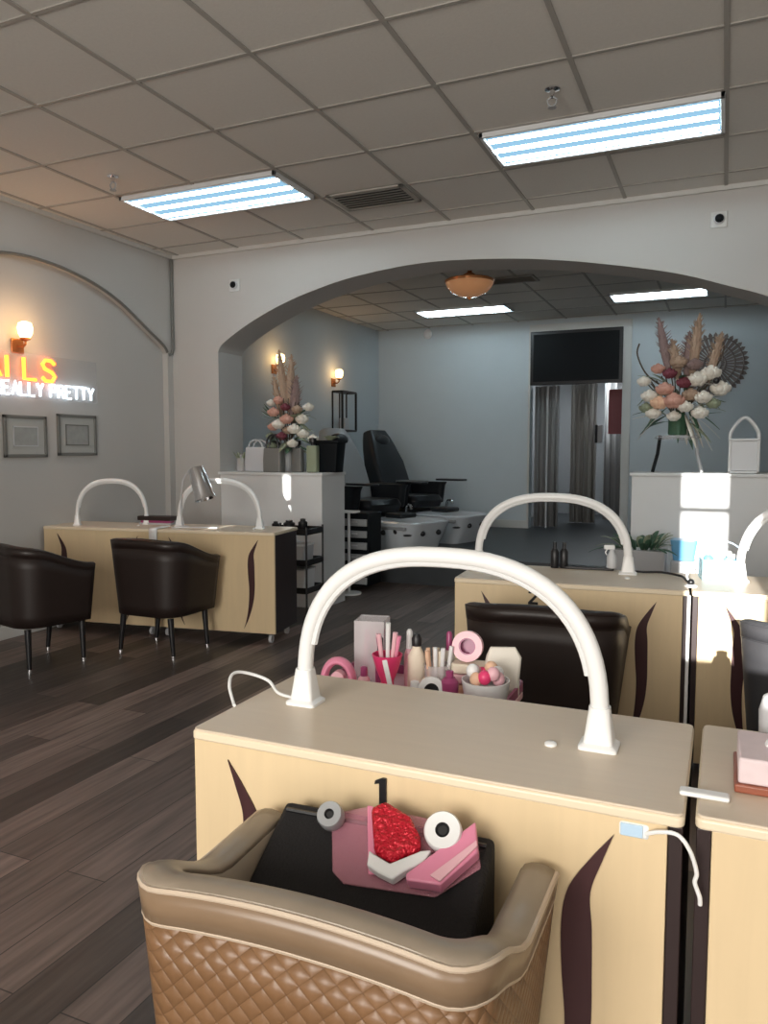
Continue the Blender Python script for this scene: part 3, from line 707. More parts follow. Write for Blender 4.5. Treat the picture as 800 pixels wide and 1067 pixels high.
t = thing('lotion_bottle', 'dark magenta bottle standing in front of the peach foam', 'bottle', at_tr(-.612, 1.79), 0, PG)
MB().lathe([(.020, 0), (.022, .004), (.022, .06), (.014, .07)], seg=20).build('bottle_body', 'mag', t)
MB().lathe([(.010, .068), (.010, .086), (.006, .088)], seg=14).build('bottle_cap', 'mag', t)
t = thing('supply_tub', 'white translucent tub with pink tufts at the right end of the supplies', 'tub', at_tr(-.525, 1.81), 0, PG)
MB().lathe([(.045, 0), (.050, .005), (.060, .07), (.057, .07), (.047, .006)], seg=28).build('tub_body', 'white', t)
for i in range(9):
    an = i*.7; MB().ball((.032*math.cos(an), .03*math.sin(an), .075+.008*(i % 3)), .017, (1, 1, 1.1), 10).build('tuft', ('pale', 'white', 'peach', 'hot')[i % 4], t)
for x, y, h, r_, m1, m2, lab in ((-.845, 1.78, .075, .016, 'pale', 'mag', 'short pale pink bottle between the pink arch and the hot pink cup'), (-.845, 1.885, .13, .014, 'mag', 'black', 'dark magenta bottle just right of the tall acrylic box'), (-.70, 1.775, .055, .02, 'pale', 'white', 'low pale pink jar left of the white ring roll'), (-.765, 1.90, .155, .015, 'pale', 'white', 'tall pale pink bottle behind the hot pink cup'), (-.665, 1.94, .15, .015, 'crm', 'mag', 'cream bottle with a magenta cap behind the cotton swabs')):
    t = thing('polish_bottle', lab, 'bottle', at_tr(x, y), 0, PG)
    MB().lathe([(r_*.9, 0), (r_, .004), (r_, h*.55), (r_*.5, h*.68)], seg=18).build('bottle_body', m1, t)
    MB().lathe([(r_*.6, h*.66), (r_*.55, h*.96), (r_*.3, h)], seg=14).build('bottle_cap', m2, t)
t = thing('wrapped_wipes', 'white crumpled wipes packet between the peach foam and the tub', 'packet', at_tr(-.515, 1.925), 20, PG)
MB().loft([rrect(-.045, .045, -.02, .02, .01, 0, 3), rrect(-.05, .045, -.026, .024, .012, .05, 3), rrect(-.04, .05, -.016, .018, .008, .10, 3), rrect(-.03, .035, -.004, .006, .003, .125, 3)]).build('packet_body', 'crm', t)

# ================================================================== ITEMS ON THE SECOND-ROW DESKS
t = thing('blue_supply_bin', 'clear bluish plastic bin with blue bottles on the right second row desk', 'bin', (-.005, 3.47, .7505), 10)
f = MB(); a, b, h = .075, .05, .085
for q in (((-a, -b, 0), (a, -b+.003, h)), ((-a, b-.003, 0), (a, b, h)), ((-a, -b, 0), (-a+.003, b, h)), ((a-.003, -b, 0), (a, b, h)), ((-a, -b, 0), (a, b, .004))): f.box(*q)
f.build('bin_shell', 'glassb', t)
for i, (x, y, h, m) in enumerate(((-.045, .0, .12, 'blue'), (-.005, .015, .13, 'lblue'), (.035, -.01, .115, 'glassb'), (.055, .02, .10, 'blue'))):
    b_ = MB().lathe([(.016, .005), (.018, .01), (.018, h*.75), (.008, h*.85)], (x, y, 0), 16).build('bottle', m, t)
    MB().lathe([(.009, h*.84), (.009, h), (.004, h+.004)], (x, y, 0), 12).build('bottle_cap', 'white', b_)
MB().tube([(-.04+.1*math.cos(PI*i/12)*-.9+.04, 0, .09+.07*math.sin(PI*i/12)) for i in range(13)], .003, 6).build('bin_handle', 'lblue', t)
t = thing('small_black_knob', 'small black round knob on a white base at the seam of the second row desks', 'knob', (-.105, 3.22, .7505), 0)
MB().lathe([(.024, 0), (.024, .005), (.016, .009)], seg=20).build('knob_base', 'white', t)
MB().ball((0, -.004, .018), .0135).build('knob_ball', 'black', t)
c = catmull([(-.36, 3.50, .756), (-.30, 3.49, .757), (-.24, 3.51, .757), (-.19, 3.48, .757), (-.145, 3.42, .757), (-.125, 3.32, .757), (-.11, 3.25, .760)], 6)
tag(MB().tube(c, .005, 8).build('extension_cable', 'black'), 'dark cable running along the rear of the second row desk to the black knob', 'cable')
t = thing('desk_tray', 'low black tray on the rear of the second row desk under the arch lamp', 'tray', (-.545, 3.525, .7505), 4)
MB().prism(rrect(-.11, .11, -.03, .03, .012, 0, 4), (0, 0, .012)).build('tray_base', 'black', t, .003)
for i, x in enumerate((-.165, -.125)):
    t = thing('black_bottle', 'left black bottle of the pair under the middle arch lamp' if i == 0 else 'right black bottle of the pair under the middle arch lamp', 'bottle', (-.54+x+.01, 3.50+.01*i, .7505), 0, 'black bottles on the second row desk')
    MB().lathe([(.017, 0), (.019, .004), (.019, .075), (.010, .09)], seg=18).build('bottle_body', 'black', t)
    MB().lathe([(.009, .089), (.009, .118), (.005, .121)], seg=14).build('bottle_cap', 'black', t)
t = thing('spray_bottle', 'white spray bottle under the right side of the middle arch lamp', 'bottle', (-.445, 3.51, .763), 20)
MB().lathe([(.020, 0), (.022, .004), (.022, .05), (.010, .075), (.009, .085)], seg=18).build('bottle_body', 'lgrey', t)
MB().box((-.035, -.008, .083), (.012, .008, .103)).build('spray_head', 'white', t, .004)
MB().tube([(-.02, 0, .085), (-.028, 0, .07), (-.022, 0, .058)], .003, 6).build('trigger', 'white', t)

# ================================================================== LEFT ROW ITEMS
t = thing('gooseneck_lamp', 'chrome desk lamp head on a thin arm in the middle of the left desks', 'lamp', (*at_desk(D6, -.32, .17), .7505), 0)
MB().lathe([(.045, 0), (.045, .008), (.02, .014)], seg=20).build('lamp_base', 'whitem', t)
MB().tube(catmull([(0, 0, .01), (-.01, 0, .12), (.0, 0, .26), (.02, 0, .345), (.10, -.02, .41), (.17, -.03, .40)], 6), .006, 8).build('lamp_neck', 'lgrey', t)
hd = Matrix.Translation((.20, -.04, .30)) @ Matrix.Rotation(R(-20), 4, 'Y') @ Matrix.Diagonal((1.35, 1.35, 1.25, 1))
m_ = MB().lathe([(.022, .105), (.036, .10), (.044, .04), (.052, -.06), (.058, -.08), (.054, -.08), (.048, -.058), (.03, .09)], seg=24)
bmesh.ops.transform(m_.bm, matrix=hd, verts=m_.bm.verts); m_.build('lamp_head', 'chrome', t)
m_ = MB().cone((0, 0, -.07), (0, 0, -.02), .02, .02, 14); bmesh.ops.transform(m_.bm, matrix=hd, verts=m_.bm.verts); m_.build('lamp_bulb', 'white', t)
t = thing('display_case', 'low dark brown box on the left desk behind the seam', 'box', (*at_desk(D5, .28, .33), .7505), RZL)
MB().box((-.13, -.04, 0), (.13, .04, .012)).build('case_base', 'lgrey', t, .003)
MB().box((-.14, -.045, .030), (.14, .045, .062)).build('case_lid', 'brnp', t, .006)
MB().box((-.12, -.03, .012), (.12, .03, .030)).build('case_body', 'mag', t, .002)
t = thing('folded_towel', 'small white towel draped over the desk edge at the seam of the left row', 'towel', (*at_desk(D6, -.44, .0), .7505), RZL)
m_ = MB(); prof = catmull([(0, .16, .006), (0, .06, .006), (0, -.004, .004), (0, -.012, -.03), (0, -.012, -.085)], 5)
m_.quadstrip([(p.x-.03, p.y, p.z) for p in prof], [(p.x+.03, p.y, p.z) for p in prof]); m_.build('towel_cloth', 'white', t, solid=.006)
t = thing('paper_sheet', 'white paper lying slanted on the right desk of the left row', 'paper', (*at_desk(D6, -.22, .17), .7510), RZL+12)
MB().box((-.16, -.03, 0), (.16, .03, .004)).build('sheet', 'white', t)
t = thing('white_bottle', 'small white bottle on the desk front ledge beside the left chair', 'bottle', (-4.14, 4.02, .7505), 0)
bpy.data.objects.remove(t)

# ================================================================== FLOWERS
def leaf(m_, base, d, L, w, droop=.2):
    base = Vector(base); d = Vector(d).normalized(); side = d.cross(Vector((0, 0, 1))).normalized() if abs(d.z) < .98 else Vector((1, 0, 0))
    A, B = [], []
    for i in range(6):
        k = i/5; c = base+d*L*k+Vector((0, 0, -droop*L*k*k)); ww = w*math.sin(PI*min(.98, .08+.9*k))
        A.append(c-side*ww); B.append(c+side*ww)
    m_.quadstrip(A, B)
def plume(parent, base, tip, r, m, name='pampas_plume'):
    base, tip = Vector(base), Vector(tip); ax = tip-base; m_ = MB()
    pts = [base+ax*(i/9) for i in range(10)]
    rad = [max(.002, .6*r*math.sin(PI*min(.97, .12+.86*(i/9)))**.8) for i in range(10)]
    m_.tube(pts, rad, 9)
    for k in range(90):
        s = random.uniform(.05, .95); c = base+ax*s; an = random.uniform(0, 2*PI)
        o = Vector((math.cos(an), math.sin(an), .9)).normalized(); rr = r*math.sin(PI*s)
        m_.cone(c, c+o*(rr*1.35+.01), .006, .001, 4)
    m_.build(name, m, parent)
def rose(parent, c, r, m, name='flower'):
    m_ = MB(); c = Vector(c)
    m_.ball(c+Vector((0, 0, r*.25)), r*.42, (1, 1, 1.1), 10)
    for n, rr, h, q in ((5, .42, .12, .42), (7, .72, -.10, .42), (5, .45, -.35, .4)):
        for i in range(n):
            an = 2*PI*i/n+n*.7+c.x*30
            rot = Matrix.Rotation(an, 4, 'Z') @ Matrix.Rotation(R(20), 4, 'Y')
            m_.ball(c+Vector((math.cos(an)*r*rr, math.sin(an)*r*rr, r*h)), r*q, (.55, 1, .95), 8, rot)
    m_.build(name, m, parent)
# left arrangement on the left half wall
t = thing('flower_arrangement', 'tall dried flower arrangement with pampas on the left half wall', 'flowers', (-3.36, 5.60, 1.109), 0)
MB().lathe([(.06, 0), (.075, .02), (.085, .10), (.06, .18), (.045, .22), (.052, .24), (.04, .235), (.05, .10)], seg=24).build('vase', 'grey', t)
m_ = MB()
for i in range(14):
    an = i*2.4; m_.tube(catmull([(0, 0, .1), (.05*math.cos(an), .05*math.sin(an), .35), (.12*math.cos(an), .08*math.sin(an), .55+.03*(i % 4))], 4), .004, 5)
m_.build('stems', 'stem', t)
plume(t, (-.02, 0, .52), (-.08, 0, 1.02), .055, 'pampas'); plume(t, (.0, .03, .50), (.03, .02, .98), .06, 'pampas'); plume(t, (.05, 0, .40), (.09, 0, .80), .07, 'pampd'); plume(t, (-.06, 0, .45), (-.15, .02, .82), .045, 'pampas')
for c, r, m in (((-.09, -.08, .50), .055, 'ros'), ((-.03, -.10, .40), .06, 'crm'), ((.05, -.10, .44), .06, 'ros'), ((-.10, -.07, .38), .05, 'ros'), ((-.01, -.09, .30), .05, 'wine'), ((.10, -.07, .36), .06, 'crm'), ((.16, -.04, .44), .06, 'crm'), ((.17, -.04, .32), .055, 'crm'), ((.20, 0, .54), .05, 'crm'), ((.02, -.07, .54), .045, 'wine'), ((.24, 0, .28), .05, 'crm'), ((.09, -.08, .24), .05, 'crm'), ((-.05, -.06, .60), .05, 'ros'), ((-.13, -.05, .58), .04, 'crm'), ((.03, -.05, .35), .05, 'pampas'), ((.12, -.05, .52), .05, 'pampas'), ((-.13, -.06, .30), .045, 'sage'), ((-.12, -.06, .22), .045, 'sage')): rose(t, c, r, m)
for i in range(34):
    an = random.uniform(0, 2*PI); m_ = MB(); leaf(m_, (.05*math.cos(an)+.03, .04*math.sin(an), random.uniform(.18, .5)), (math.cos(an), math.sin(an)*.5, random.uniform(-.2, .8)), .17, .03, .3); m_.build('leaf', 'sage' if i % 3 else 'green', t, solid=.002)
for i in range(4):
    m_ = MB(); leaf(m_, (-.1, 0, .45), (-1, 0, .7-.25*i), .16, .022, -.2); m_.build('leaf', 'green', t, solid=.002)
# right arrangement on the right half wall
t = thing('flower_arrangement', 'large dried flower arrangement in a footed glass stand on the right half wall', 'flowers', (-.30, 5.60, 1.139), 0)
for x in (-.12, .13):
    MB().tube([(x*1.25, -.03, .0), (x, -.02, .13), (x*.9, 0, .25)], .012, 8).build('stand_leg', 'smoke' if x < 0 else 'grey', t)
MB().lathe([(.12, .22), (.15, .235), (.13, .25), (.02, .25)], seg=24).build('stand_dish', 'clear', t)
MB().lathe([(.05, .25), (.06, .26), (.058, .36), (.045, .40), (.04, .39), (.05, .27)], seg=24).build('vase', 'green', t)
m_ = MB()
for i in range(16):
    an = i*2.4; m_.tube(catmull([(0, 0, .28), (.05*math.cos(an), .05*math.sin(an), .42), (.2*math.cos(an), .08*math.sin(an), .60+.03*(i % 4))], 4), .004, 5)
m_.build('stems', 'stem', t)
plume(t, (-.06, 0, .66), (-.14, 0, 1.05), .05, 'pampd'); plume(t, (.0, 0, .62), (-.05, 0, .90), .05, 'pampas'); plume(t, (.08, 0, .64), (.12, 0, 1.06), .055, 'pampas'); plume(t, (.05, .02, .60), (.06, .02, .95), .05, 'pampd'); plume(t, (.18, 0, .6), (.26, 0, .93), .045, 'pampas')
for c, r, m in (((-.08, -.10, .56), .065, 'ros'), ((-.02, -.13, .48), .075, 'ros'), ((-.11, -.11, .47), .065, 'peach'), ((.04, -.10, .60), .055, 'wine'), ((-.05, -.12, .66), .05, 'wine'), ((.12, -.09, .62), .07, 'crm'), ((.20, -.07, .66), .07, 'crm'), ((.26, -.04, .56), .07, 'crm'), ((.16, -.10, .50), .06, 'crm'), ((-.18, -.06, .52), .06, 'crm'), ((-.22, -.04, .62), .05, 'crm'), ((.14, -.08, .40), .06, 'crm'), ((.05, -.12, .44), .055, 'crm'), ((-.15, -.08, .40), .055, 'crm'), ((.0, -.06, .74), .06, 'pampas'), ((.10, -.06, .72), .055, 'pampd'), ((-.13, -.06, .70), .05, 'ros'), ((.08, -.08, .52), .06, 'pampas'), ((-.20, -.05, .44), .05, 'sage'), ((.22, -.05, .46), .05, 'sage'), ((-.02, -.08, .38), .05, 'crm')): rose(t, c, r, m)
MB().ball((.235, -.12, .60), .022, seg=10).build('seed_pod', 'black', t)
for i in range(46):
    an = random.uniform(0, 2*PI); m_ = MB(); dn = random.random() < .5
    leaf(m_, (.1*math.cos(an), .04*math.sin(an), random.uniform(.34, .62)), (math.cos(an), math.sin(an)*.5, random.uniform(-1.6, -.3) if dn else random.uniform(.0, .8)), .20, .022, .25); m_.build('leaf', ('sage', 'green', 'crm')[i % 3], t, solid=.002)
for s in (-1, 1):
    m_ = MB(); m_.tube(catmull([(s*.05, 0, .55), (s*.2, 0, .66), (s*.27, 0, .80), (s*.26, 0, .88)], 5), .006, 6); m_.build('twig', 'stem', t)

# things on the left half wall
def half(x, y=5.60): return (x, y, 1.109)
t = thing('glass_jar', 'small clear jar with greenery at the far left of the left half wall', 'jar', half(-3.83), 0)
MB().lathe([(.035, 0), (.042, .005), (.042, .12), (.03, .14), (.03, .15)], seg=20).build('jar_body', 'clear', t)
m_ = MB()
for i in range(8): leaf(m_, (0, 0, .03), (math.cos(i*2.4), math.sin(i*2.4), 2.6), .22, .014, .3)
m_.build('sprigs', 'sage', t, solid=.002)
def lantern_bag(name, label, cat, loc, w, d, h, m, hm, hh):
    t = thing(name, label, cat, loc, 0)
    MB().loft([rrect(-w, w, -d, d, .015, 0, 4), rrect(-w*1.03, w*1.03, -d*1.03, d*1.03, .02, h*.5, 4), rrect(-w*.97, w*.97, -d*.9, d*.9, .02, h, 4)]).build('body', m, t, .006)
    for yy in (-d*.6, d*.6):
        MB().tube([(-w*.7*math.cos(PI*i/14), yy, h-.01+hh*math.sin(PI*i/14)) for i in range(15)], .008, 8).build('handle', hm, t)
    return t
lantern_bag('paper_bag', 'pinkish grey gift bag at the left of the left half wall', 'bag', half(-3.67, 5.62), .10, .06, .21, 'lgrey', 'lgrey', .07)
lantern_bag('handbag', 'dark olive handbag with a tall handle in front of the left flowers', 'bag', half(-3.42, 5.475), .085, .045, .20, 'pewter', 'black', .12)
t = thing('black_bird_ornament', 'small black ornament between the gift bag and the handbag', 'ornament', half(-3.52, 5.64), 0)
MB().lathe([(.03, 0), (.032, .18), (.02, .20)], seg=16).build('pillar', 'smoke', t); MB().ball((0, 0, .235), .045, (1.3, .8, .7)).build('top_ball', 'black', t)
for i, (x, h, m, lab) in enumerate(((-3.245, .20, 'pewter', 'grey green glass bottle just right of the dark handbag'), (-3.10, .22, 'sage', 'pale green bottle with a black stopper on the left half wall'))):
    t = thing('display_bottle', lab, 'bottle', half(x, 5.56), 0)
    MB().prism(rrect(-.048, .048, -.03, .03, .012, 0, 4), (0, 0, h)).build('bottle_body', m, t, .01)
    MB().lathe([(.018, h), (.018, h+.02), (.03, h+.025), (.03, h+.06), (.01, h+.065)], seg=16).build('stopper', 'black', t)
t = thing('dark_urn', 'black flared urn at the right end of the left half wall', 'urn', half(-3.0, 5.66), 0)
bpy.data.objects.remove(t)
t = thing('planter_box', 'dark square planter at the right end of the left half wall', 'planter', half(-2.99, 5.66), 0)
MB().loft([rrect(-.085, .085, -.07, .07, .01, 0, 3), rrect(-.105, .105, -.08, .08, .01, .24, 3), rrect(-.12, .12, -.09, .09, .01, .245, 3), rrect(-.12, .12, -.09, .09, .01, .262, 3)]).build('planter_body', 'smoke', t)
m_ = MB()
for i in range(12): leaf(m_, (0, 0, .25), (math.cos(i*2.4), math.sin(i*2.4)*.6, 1.2), .13, .02, .5)
m_.build('grass_blades', 'sage', t, solid=.002)
# right half wall lantern
t = thing('white_lantern', 'white arched lantern with a round handle at the right end of the right half wall', 'lantern', (.115, 5.60, 1.139), 0)
f = MB(); w = .085
for sx in (-1, 1):
    for sy in (-1, 1): f.box((sx*w-.008, sy*.06-.008, 0), (sx*w+.008, sy*.06+.008, .22))
f.box((-w-.008, -.068, 0), (w+.008, .068, .015)); f.box((-w-.008, -.068, .21), (w+.008, .068, .225))
f.build('lantern_frame', 'half', t, .003)
MB().box((-w, -.055, .015), (w, .055, .21)).build('lantern_glass', 'lgrey', t, .004)
for yy in (-.05, .05):
    MB().tube(catmull([(-w, yy, .21), (-w*.95, yy, .27), (-.035, yy, .34), (0, yy, .362), (.035, yy, .34), (w*.95, yy, .27), (w, yy, .21)], 5), .010, 8).build('arched_top', 'half', t)
# round wall basket on the back wall
t = thing('wall_basket', 'round dark reed disc hanging on the back wall behind the right flowers', 'wall decor', (-.14, YB-.001, 2.30), 0)
m_ = MB()
for i in range(36):
    an = 2*PI*i/36; m_.prism([(math.cos(an-.07)*.06, -.02, math.sin(an-.07)*.06), (math.cos(an-.065)*.34, -.012, math.sin(an-.065)*.34), (math.cos(an)*.37, -.012, math.sin(an)*.37), (math.cos(an+.065)*.34, -.012, math.sin(an+.065)*.34), (math.cos(an+.07)*.06, -.02, math.sin(an+.07)*.06)], (0, .01, 0))
m_.build('reed_petals', 'basket', t)
for r_ in (.12, .22, .31): MB().tube([(math.cos(2*PI*i/40)*r_, -.026, math.sin(2*PI*i/40)*r_) for i in range(41)], .010, 6, cap=False).build('reed_ring', 'basket', t)
MB().ball((0, -.02, 0), .07, (1, .4, 1)).build('centre_boss', 'lgrey', t)

# ================================================================== BACK DOORWAY CONTENT
t = thing('transom_panel', 'black glass panel filling the top of the back doorway', 'panel', ((DX0+DX1)/2, YB-.01, 0), 0)
MB().box((DX0-(DX0+DX1)/2, -.03, 2.125), (DX1-(DX0+DX1)/2, .03, DZ)).build('panel_frame', 'black', t, .006)
MB().box((DX0-(DX0+DX1)/2+.04, -.034, 2.165), (DX1-(DX0+DX1)/2-.04, -.029, DZ-.04)).build('panel_glass', 'smoke', t)
def curtain(x0, x1, y, z0, z1, m, name, label, cat, amp=.03, n=6, group=None):
    m_ = MB(); N = n*10
    A = [(x0+(x1-x0)*i/N, y+amp*math.sin(2*PI*n*i/N)+.4*amp*math.sin(4.3*PI*n*i/N), z1) for i in range(N+1)]
    B = [(a[0]+.01*math.sin(i), a[1], z0) for i, a in enumerate(A)]
    m_.quadstrip(A, B); o = m_.build(name, m, solid=.006); return tag(o, label, cat, group)
curtain(-2.30, -1.98, YB+.22, PZ+.01, 2.13, 'curtain', 'door_curtain', 'dark grey curtain hanging at the left side of the back doorway', 'curtain', .03, 5)
curtain(-1.97, -1.62, YB+1.0, PZ+.01, 2.3, 'curtl', 'door_curtain', 'paler grey curtain deeper in the middle of the back doorway', 'curtain', .035, 5)
curtain(-1.60, -1.22, YB+1.6, PZ+.01, 2.4, 'curtain', 'hall_curtain', 'grey curtain at the right deep inside the back doorway', 'curtain', .03, 4)
o = MB().cone((-2.12, YB+.14, PZ+.0), (-2.12, YB+.14, 2.12), .014, seg=10).build('door_pole', 'lgrey'); tag(o, 'thin pale pole standing upright in the left of the back doorway', 'pole')
o = MB().box((-1.36, YB+.18, 1.50), (-1.185, YB+.20, 2.06)).build('red_banner', 'banner', bevel=.003); tag(o, 'dark red banner at the upper right of the back doorway', 'banner')
t = thing('wall_phone', 'small dark wall phone hanging in the middle of the back doorway', 'phone', (-1.585, YB+.9, 1.52), 0)
MB().box((-.06, -.03, -.12), (.06, 0, .12)).build('phone_body', 'grey', t, .01); MB().tube([(-.02, -.05, -.12), (-.02, -.065, 0), (-.02, -.05, .12)], .018, 8).build('handset', 'black', t)

# ================================================================== PLANTER BEFORE THE RIGHT HALF WALL
t = thing('potted_plant', 'green leafy plant in a tall white planter before the right half wall', 'plant', (-.475, 5.13, 0), 0)
MB().loft([rrect(-.13, .13, -.10, .10, .02, 0, 4), rrect(-.15, .16, -.12, .12, .02, .64, 4), rrect(-.155, .165, -.125, .125, .02, .66, 4)]).build('planter', 'lgrey', t, .004)
for i in range(44):
    an = random.uniform(0, 2*PI); m_ = MB(); b_ = (.10*math.cos(an), .07*math.sin(an), .655); leaf(m_, b_, (math.cos(an), math.sin(an)*.7, random.uniform(.3, 2.6)), random.uniform(.12, .24), .022, .45); m_.build('leaf', 'green' if i % 3 else 'sage', t, solid=.002)
t = thing('blue_basket', 'blue plastic basket beside the plant before the right half wall', 'basket', (-.215, 5.15, 0), 0)
MB().box((-.075, -.08, 0), (.075, .08, .60)).build('basket_stand', 'lgrey', t, .01)
MB().loft([rrect(-.06, .06, -.06, .06, .015, .60, 4), rrect(-.08, .08, -.075, .075, .02, .73, 4)]).build('basket_body', 'blue', t, .004)

# ================================================================== CARTS BY THE LEFT HALF WALL
def cart(loc, rz):
    t = thing('utility_cart', 'black rolling cart with white tubs on its shelves before the left half wall', 'cart', loc, rz)
    for z in (.22, .43, .66):
        f = MB().box((-.19, -.14, z), (.19, .14, z+.012)); 
        for q in (((-.19, -.14, z), (.19, -.132, z+.045)), ((-.19, .132, z), (.19, .14, z+.045)), ((-.19, -.14, z), (-.182, .14, z+.045)), ((.182, -.14, z), (.19, .14, z+.045))): f.box(*q)
        f.build('shelf', 'black', t, .002)
    for sx in (-1, 1):
        for sy in (-1, 1):
            MB().cone((sx*.185, sy*.135, .06), (sx*.185, sy*.135, .72), .008, seg=8).build('post', 'black', t)
            MB().cone((sx*.185-.01, sy*.135, .03), (sx*.185+.01, sy*.135, .03), .03, seg=14).build('caster', 'rubber', t)
    return t
CX, CY = -3.0, 5.06
cart((CX, CY, 0), 2); CG = 'containers on the black cart'
def box_item(x, y, z, w, d, h, m, label, lid=None, name='plastic_tub'):
    t = thing(name, label, 'container', (x, y, z), 2, CG)
    MB().loft([rrect(-w, w, -d, d, .015, 0, 4), rrect(-w*1.1, w*1.1, -d*1.1, d*1.1, .015, h, 4)]).build('tub_body', m, t, .003)
    if lid: MB().prism(rrect(-w*1.14, w*1.14, -d*1.14, d*1.14, .015, h, 4), (0, 0, .012)).build('tub_lid', lid, t, .003)
box_item(CX-.085, CY-.02, .234, .075, .08, .14, 'lgrey', 'pale tub at the left of the bottom shelf of the black cart', 'white')
box_item(CX+.085, CY-.02, .234, .07, .08, .16, 'whitem', 'white tub at the right of the bottom shelf of the black cart', 'grey')
box_item(CX-.09, CY-.02, .444, .07, .08, .12, 'tissue', 'pinkish tub on the middle shelf of the black cart', None)
box_item(CX+.08, CY-.03, .444, .07, .08, .13, 'lgrey', 'pale grey tub on the middle shelf of the black cart', 'white')
for i, (dx, lab) in enumerate(((-.14, 'black tool lying at the left of the cart top shelf'), (-.02, 'black round jar in the middle of the cart top shelf'), (.10, 'tall black jar at the right of the cart top shelf'))):
    t = thing('black_jar', lab, 'jar', (CX+dx, CY-.02, .673), 0, CG)
    r_ = (.03, .045, .035)[i]; h_ = (.07, .085, .10)[i]
    MB().lathe([(r_*.8, 0), (r_, .01), (r_, h_*.75), (r_*.6, h_*.85), (r_*.6, h_), (.005, h_+.004)], seg=18).build('jar_body', 'black', t)
# drawer tower
t = thing('drawer_tower', 'grey plastic drawer tower between the black cart and the pedicure basins', 'drawers', (-3.07, 6.42, 0), 0)
MB().box((-.135, -.13, .05), (.135, .15, .72)).build('tower_body', 'smoke', t, .006)
for k in range(6):
    d = MB().box((-.12, -.145, .065+k*.107), (.12, -.125, .130+k*.107)).build('drawer', 'grey', t, .006)
    MB().box((-.03, -.155, .095+k*.107), (.03, -.144, .108+k*.107)).build('drawer_pull', 'lgrey', d, .003)
t = thing('side_table', 'slim white pedestal side table standing in front of the drawer tower', 'side table', (-3.06, 6.14, 0), 0)
MB().prism(rrect(-.11, .09, -.07, .07, .03, .735, 5), (0, 0, .018)).build('table_top', 'white', t, .004)
MB().cone((0, 0, .02), (0, 0, .735), .013, seg=12).build('table_post', 'white', t)
MB().lathe([(.11, 0), (.11, .012), (.02, .022)], seg=28).build('table_base', 'white', t)

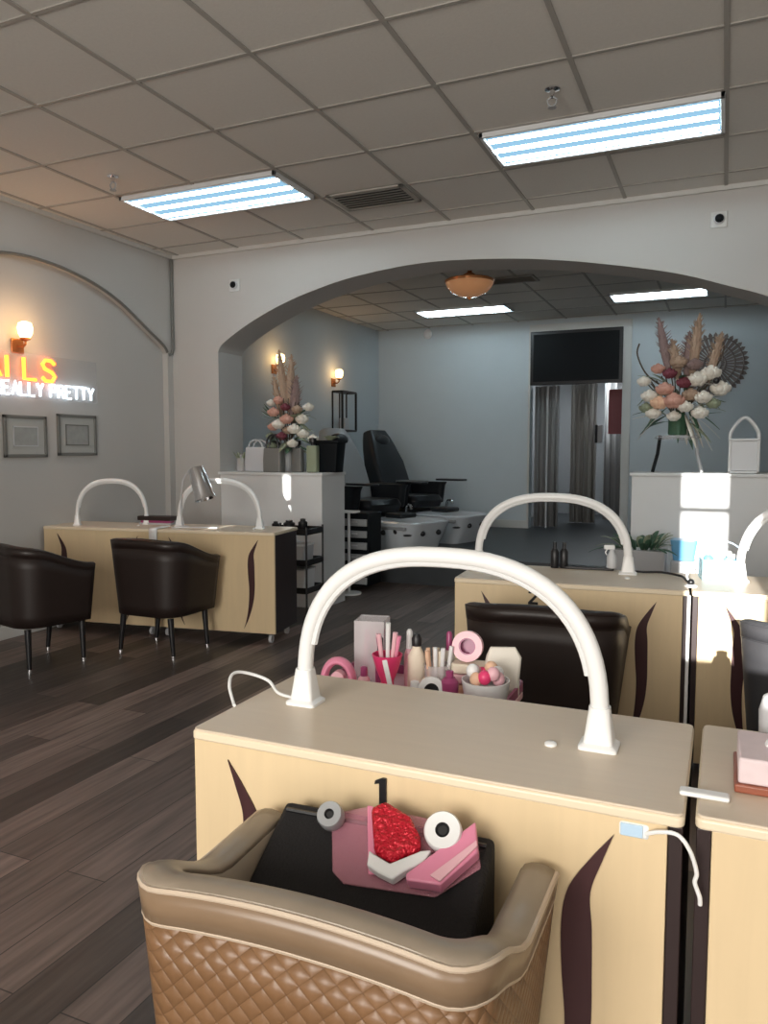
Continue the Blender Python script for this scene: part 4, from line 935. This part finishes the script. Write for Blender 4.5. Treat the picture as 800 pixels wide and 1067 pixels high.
# ================================================================== PEDICURE CHAIRS
def pedi(label, loc, rz, bm_='ped'):
    """local: sitter faces +X; basin in front"""
    t = thing('pedicure_chair', label, 'pedicure chair', loc, rz, 'black pedicure spa chairs')
    MB().loft([rrect(-.32, .28, -.30, .30, .06, 0, 5), rrect(-.34, .30, -.32, .32, .08, .20, 5), rrect(-.30, .24, -.28, .28, .08, .34, 5)]).build('chair_base', 'ped', t, .01)
    # basin
    outb = [rrect(.30, .86, -.27, .27, .12, 0, 6), rrect(.27, .94, -.31, .31, .16, .16, 6), rrect(.25, 1.0, -.34, .34, .18, .30, 6), rrect(.28, .97, -.31, .31, .16, .315, 6), rrect(.34, .90, -.25, .25, .12, .27, 6), rrect(.40, .84, -.20, .20, .10, .12, 6)]
    MB().loft(outb).build('foot_basin', 'basin', t)
    MB().lathe([(.035, 0), (.045, .01), (.02, .02)], (0, 0, 0), 16).build('basin_jet', 'black', t, loc=(.9, -.27, .18))
    for px_, py_, pz_ in ((.62, -.325, .20), (.78, -.31, .22), (.96, -.12, .2), (.97, .1, .2)): MB().ball((px_, py_, pz_), .028, seg=12).build('basin_jet', 'black', t)
    MB().box((.24, -.345, .02), (.46, -.29, .27)).build('control_panel', 'black', t, .015)
    MB().box((.5, -.335, .235), (.92, -.30, .27)).build('basin_trim', 'grey', t, .01)
    MB().tube(catmull([(.36, .26, .30), (.38, .25, .42), (.46, .22, .44), (.50, .20, .40)], 5), .014, 8).build('faucet', 'chrome', t)
    MB().box((.42, -.12, .325), (.66, .12, .375)).build('footrest', 'ped', t, .02)
    MB().loft([rrect(-.25, .30, -.26, .26, .07, .36, 5), rrect(-.26, .33, -.27, .27, .08, .44, 5), rrect(-.24, .30, -.25, .25, .08, .50, 5)]).build('seat', 'ped', t, .01)
    # reclined backrest
    rings = []
    for k, (z, w, th) in enumerate(((.42, .25, .08), (.60, .27, .10), (.85, .27, .10), (1.05, .22, .09), (1.15, .19, .08), (1.24, .16, .06))):
        x = -.20-(z-.42)*.42
        rings.append([Vector((x+p.x, p.y, z+p.x*.35)) for p in rrect(-th, th, -w, w, .05, 0, 4)])
    MB().loft(rings).build('backrest', bm_, t, .012)
    MB().ball((-.43, 0, 1.12), .12, (.5, 1.2, .7)).build('head_pillow', 'ped', t)
    for s in (-1, 1):
        a_ = MB().loft([rrect(-.28, .24, s*.33-.05, s*.33+.05, .04, .40, 4), rrect(-.28, .27, s*.33-.055, s*.33+.055, .045, .60, 4), rrect(-.26, .30, s*.33-.05, s*.33+.05, .04, .645, 4)]).build('armrest', 'ped', t, .006)
        MB().prism(rrect(.16, .56, s*.36-.09, s*.36+.07, .06, .66, 5), (0, 0, .022)).build('manicure_tray', 'ped', a_, .006)
    return t
pedi('black pedicure chair furthest back, its reclined back standing clear against the wall', (-3.38, 8.35, PZ), -18)
pedi('black pedicure chair in the middle of the row behind the side table', (-3.52, 7.45, PZ), -22, 'grey')

# ================================================================== LIGHTS
def area(name, loc, rot, sx, sy, e, col):
    l = bpy.data.lights.new(name, 'AREA'); l.shape = 'RECTANGLE'; l.size = sx; l.size_y = sy; l.energy = e; l.color = col
    o = bpy.data.objects.new(name, l); COL.objects.link(o); o.location = loc; o.rotation_euler = rot; return o
# unseen fill lights added at the storefront wall, standing in for daylight behind the viewer
area('daylight_fill', (-1.1, YF+.05, 1.55), (R(90), 0, 0), 2.0, 1.7, 138, (1, .95, .88))
area('daylight_fill', (1.7, YF+.05, 1.55), (R(90), 0, 0), 2.0, 1.7, 45, (1, .95, .88))
sun = bpy.data.lights.new('sun', 'SUN'); sun.energy = 13; sun.angle = R(.3); sun.color = (1, .97, .92)
so = bpy.data.objects.new('sun', sun); COL.objects.link(so)
d = Vector((slope, 1, -EL)); so.rotation_euler = d.to_track_quat('-Z', 'Y').to_euler()
so.location = (0, -4, 4)
area('hall_fill', (-1.75, 11.3, 2.55), (0, 0, 0), .5, .5, 22, (.9, .96, 1))  # unseen area light added to brighten the doorway
w = bpy.data.worlds.new('world'); SC.world = w; w.use_nodes = True
bg = w.node_tree.nodes['Background']; bg.inputs[0].default_value = (.75, .85, 1, 1); bg.inputs[1].default_value = .6

# ================================================================== CAMERA
cam = bpy.data.cameras.new('camera'); co = bpy.data.objects.new('camera', cam); COL.objects.link(co); SC.camera = co
cam.sensor_fit = 'VERTICAL'; cam.sensor_height = 24; cam.lens = 24*800/1067; cam.clip_start = .02
co.location = (0, 0, 1.28)
co.rotation_euler = (R(90-4.503), 0, R(23.864))
SC.view_settings.view_transform = 'Standard'; SC.view_settings.look = 'None'; SC.view_settings.gamma = 1
SC.view_settings.use_curve_mapping = False; SC.view_settings.exposure = 0
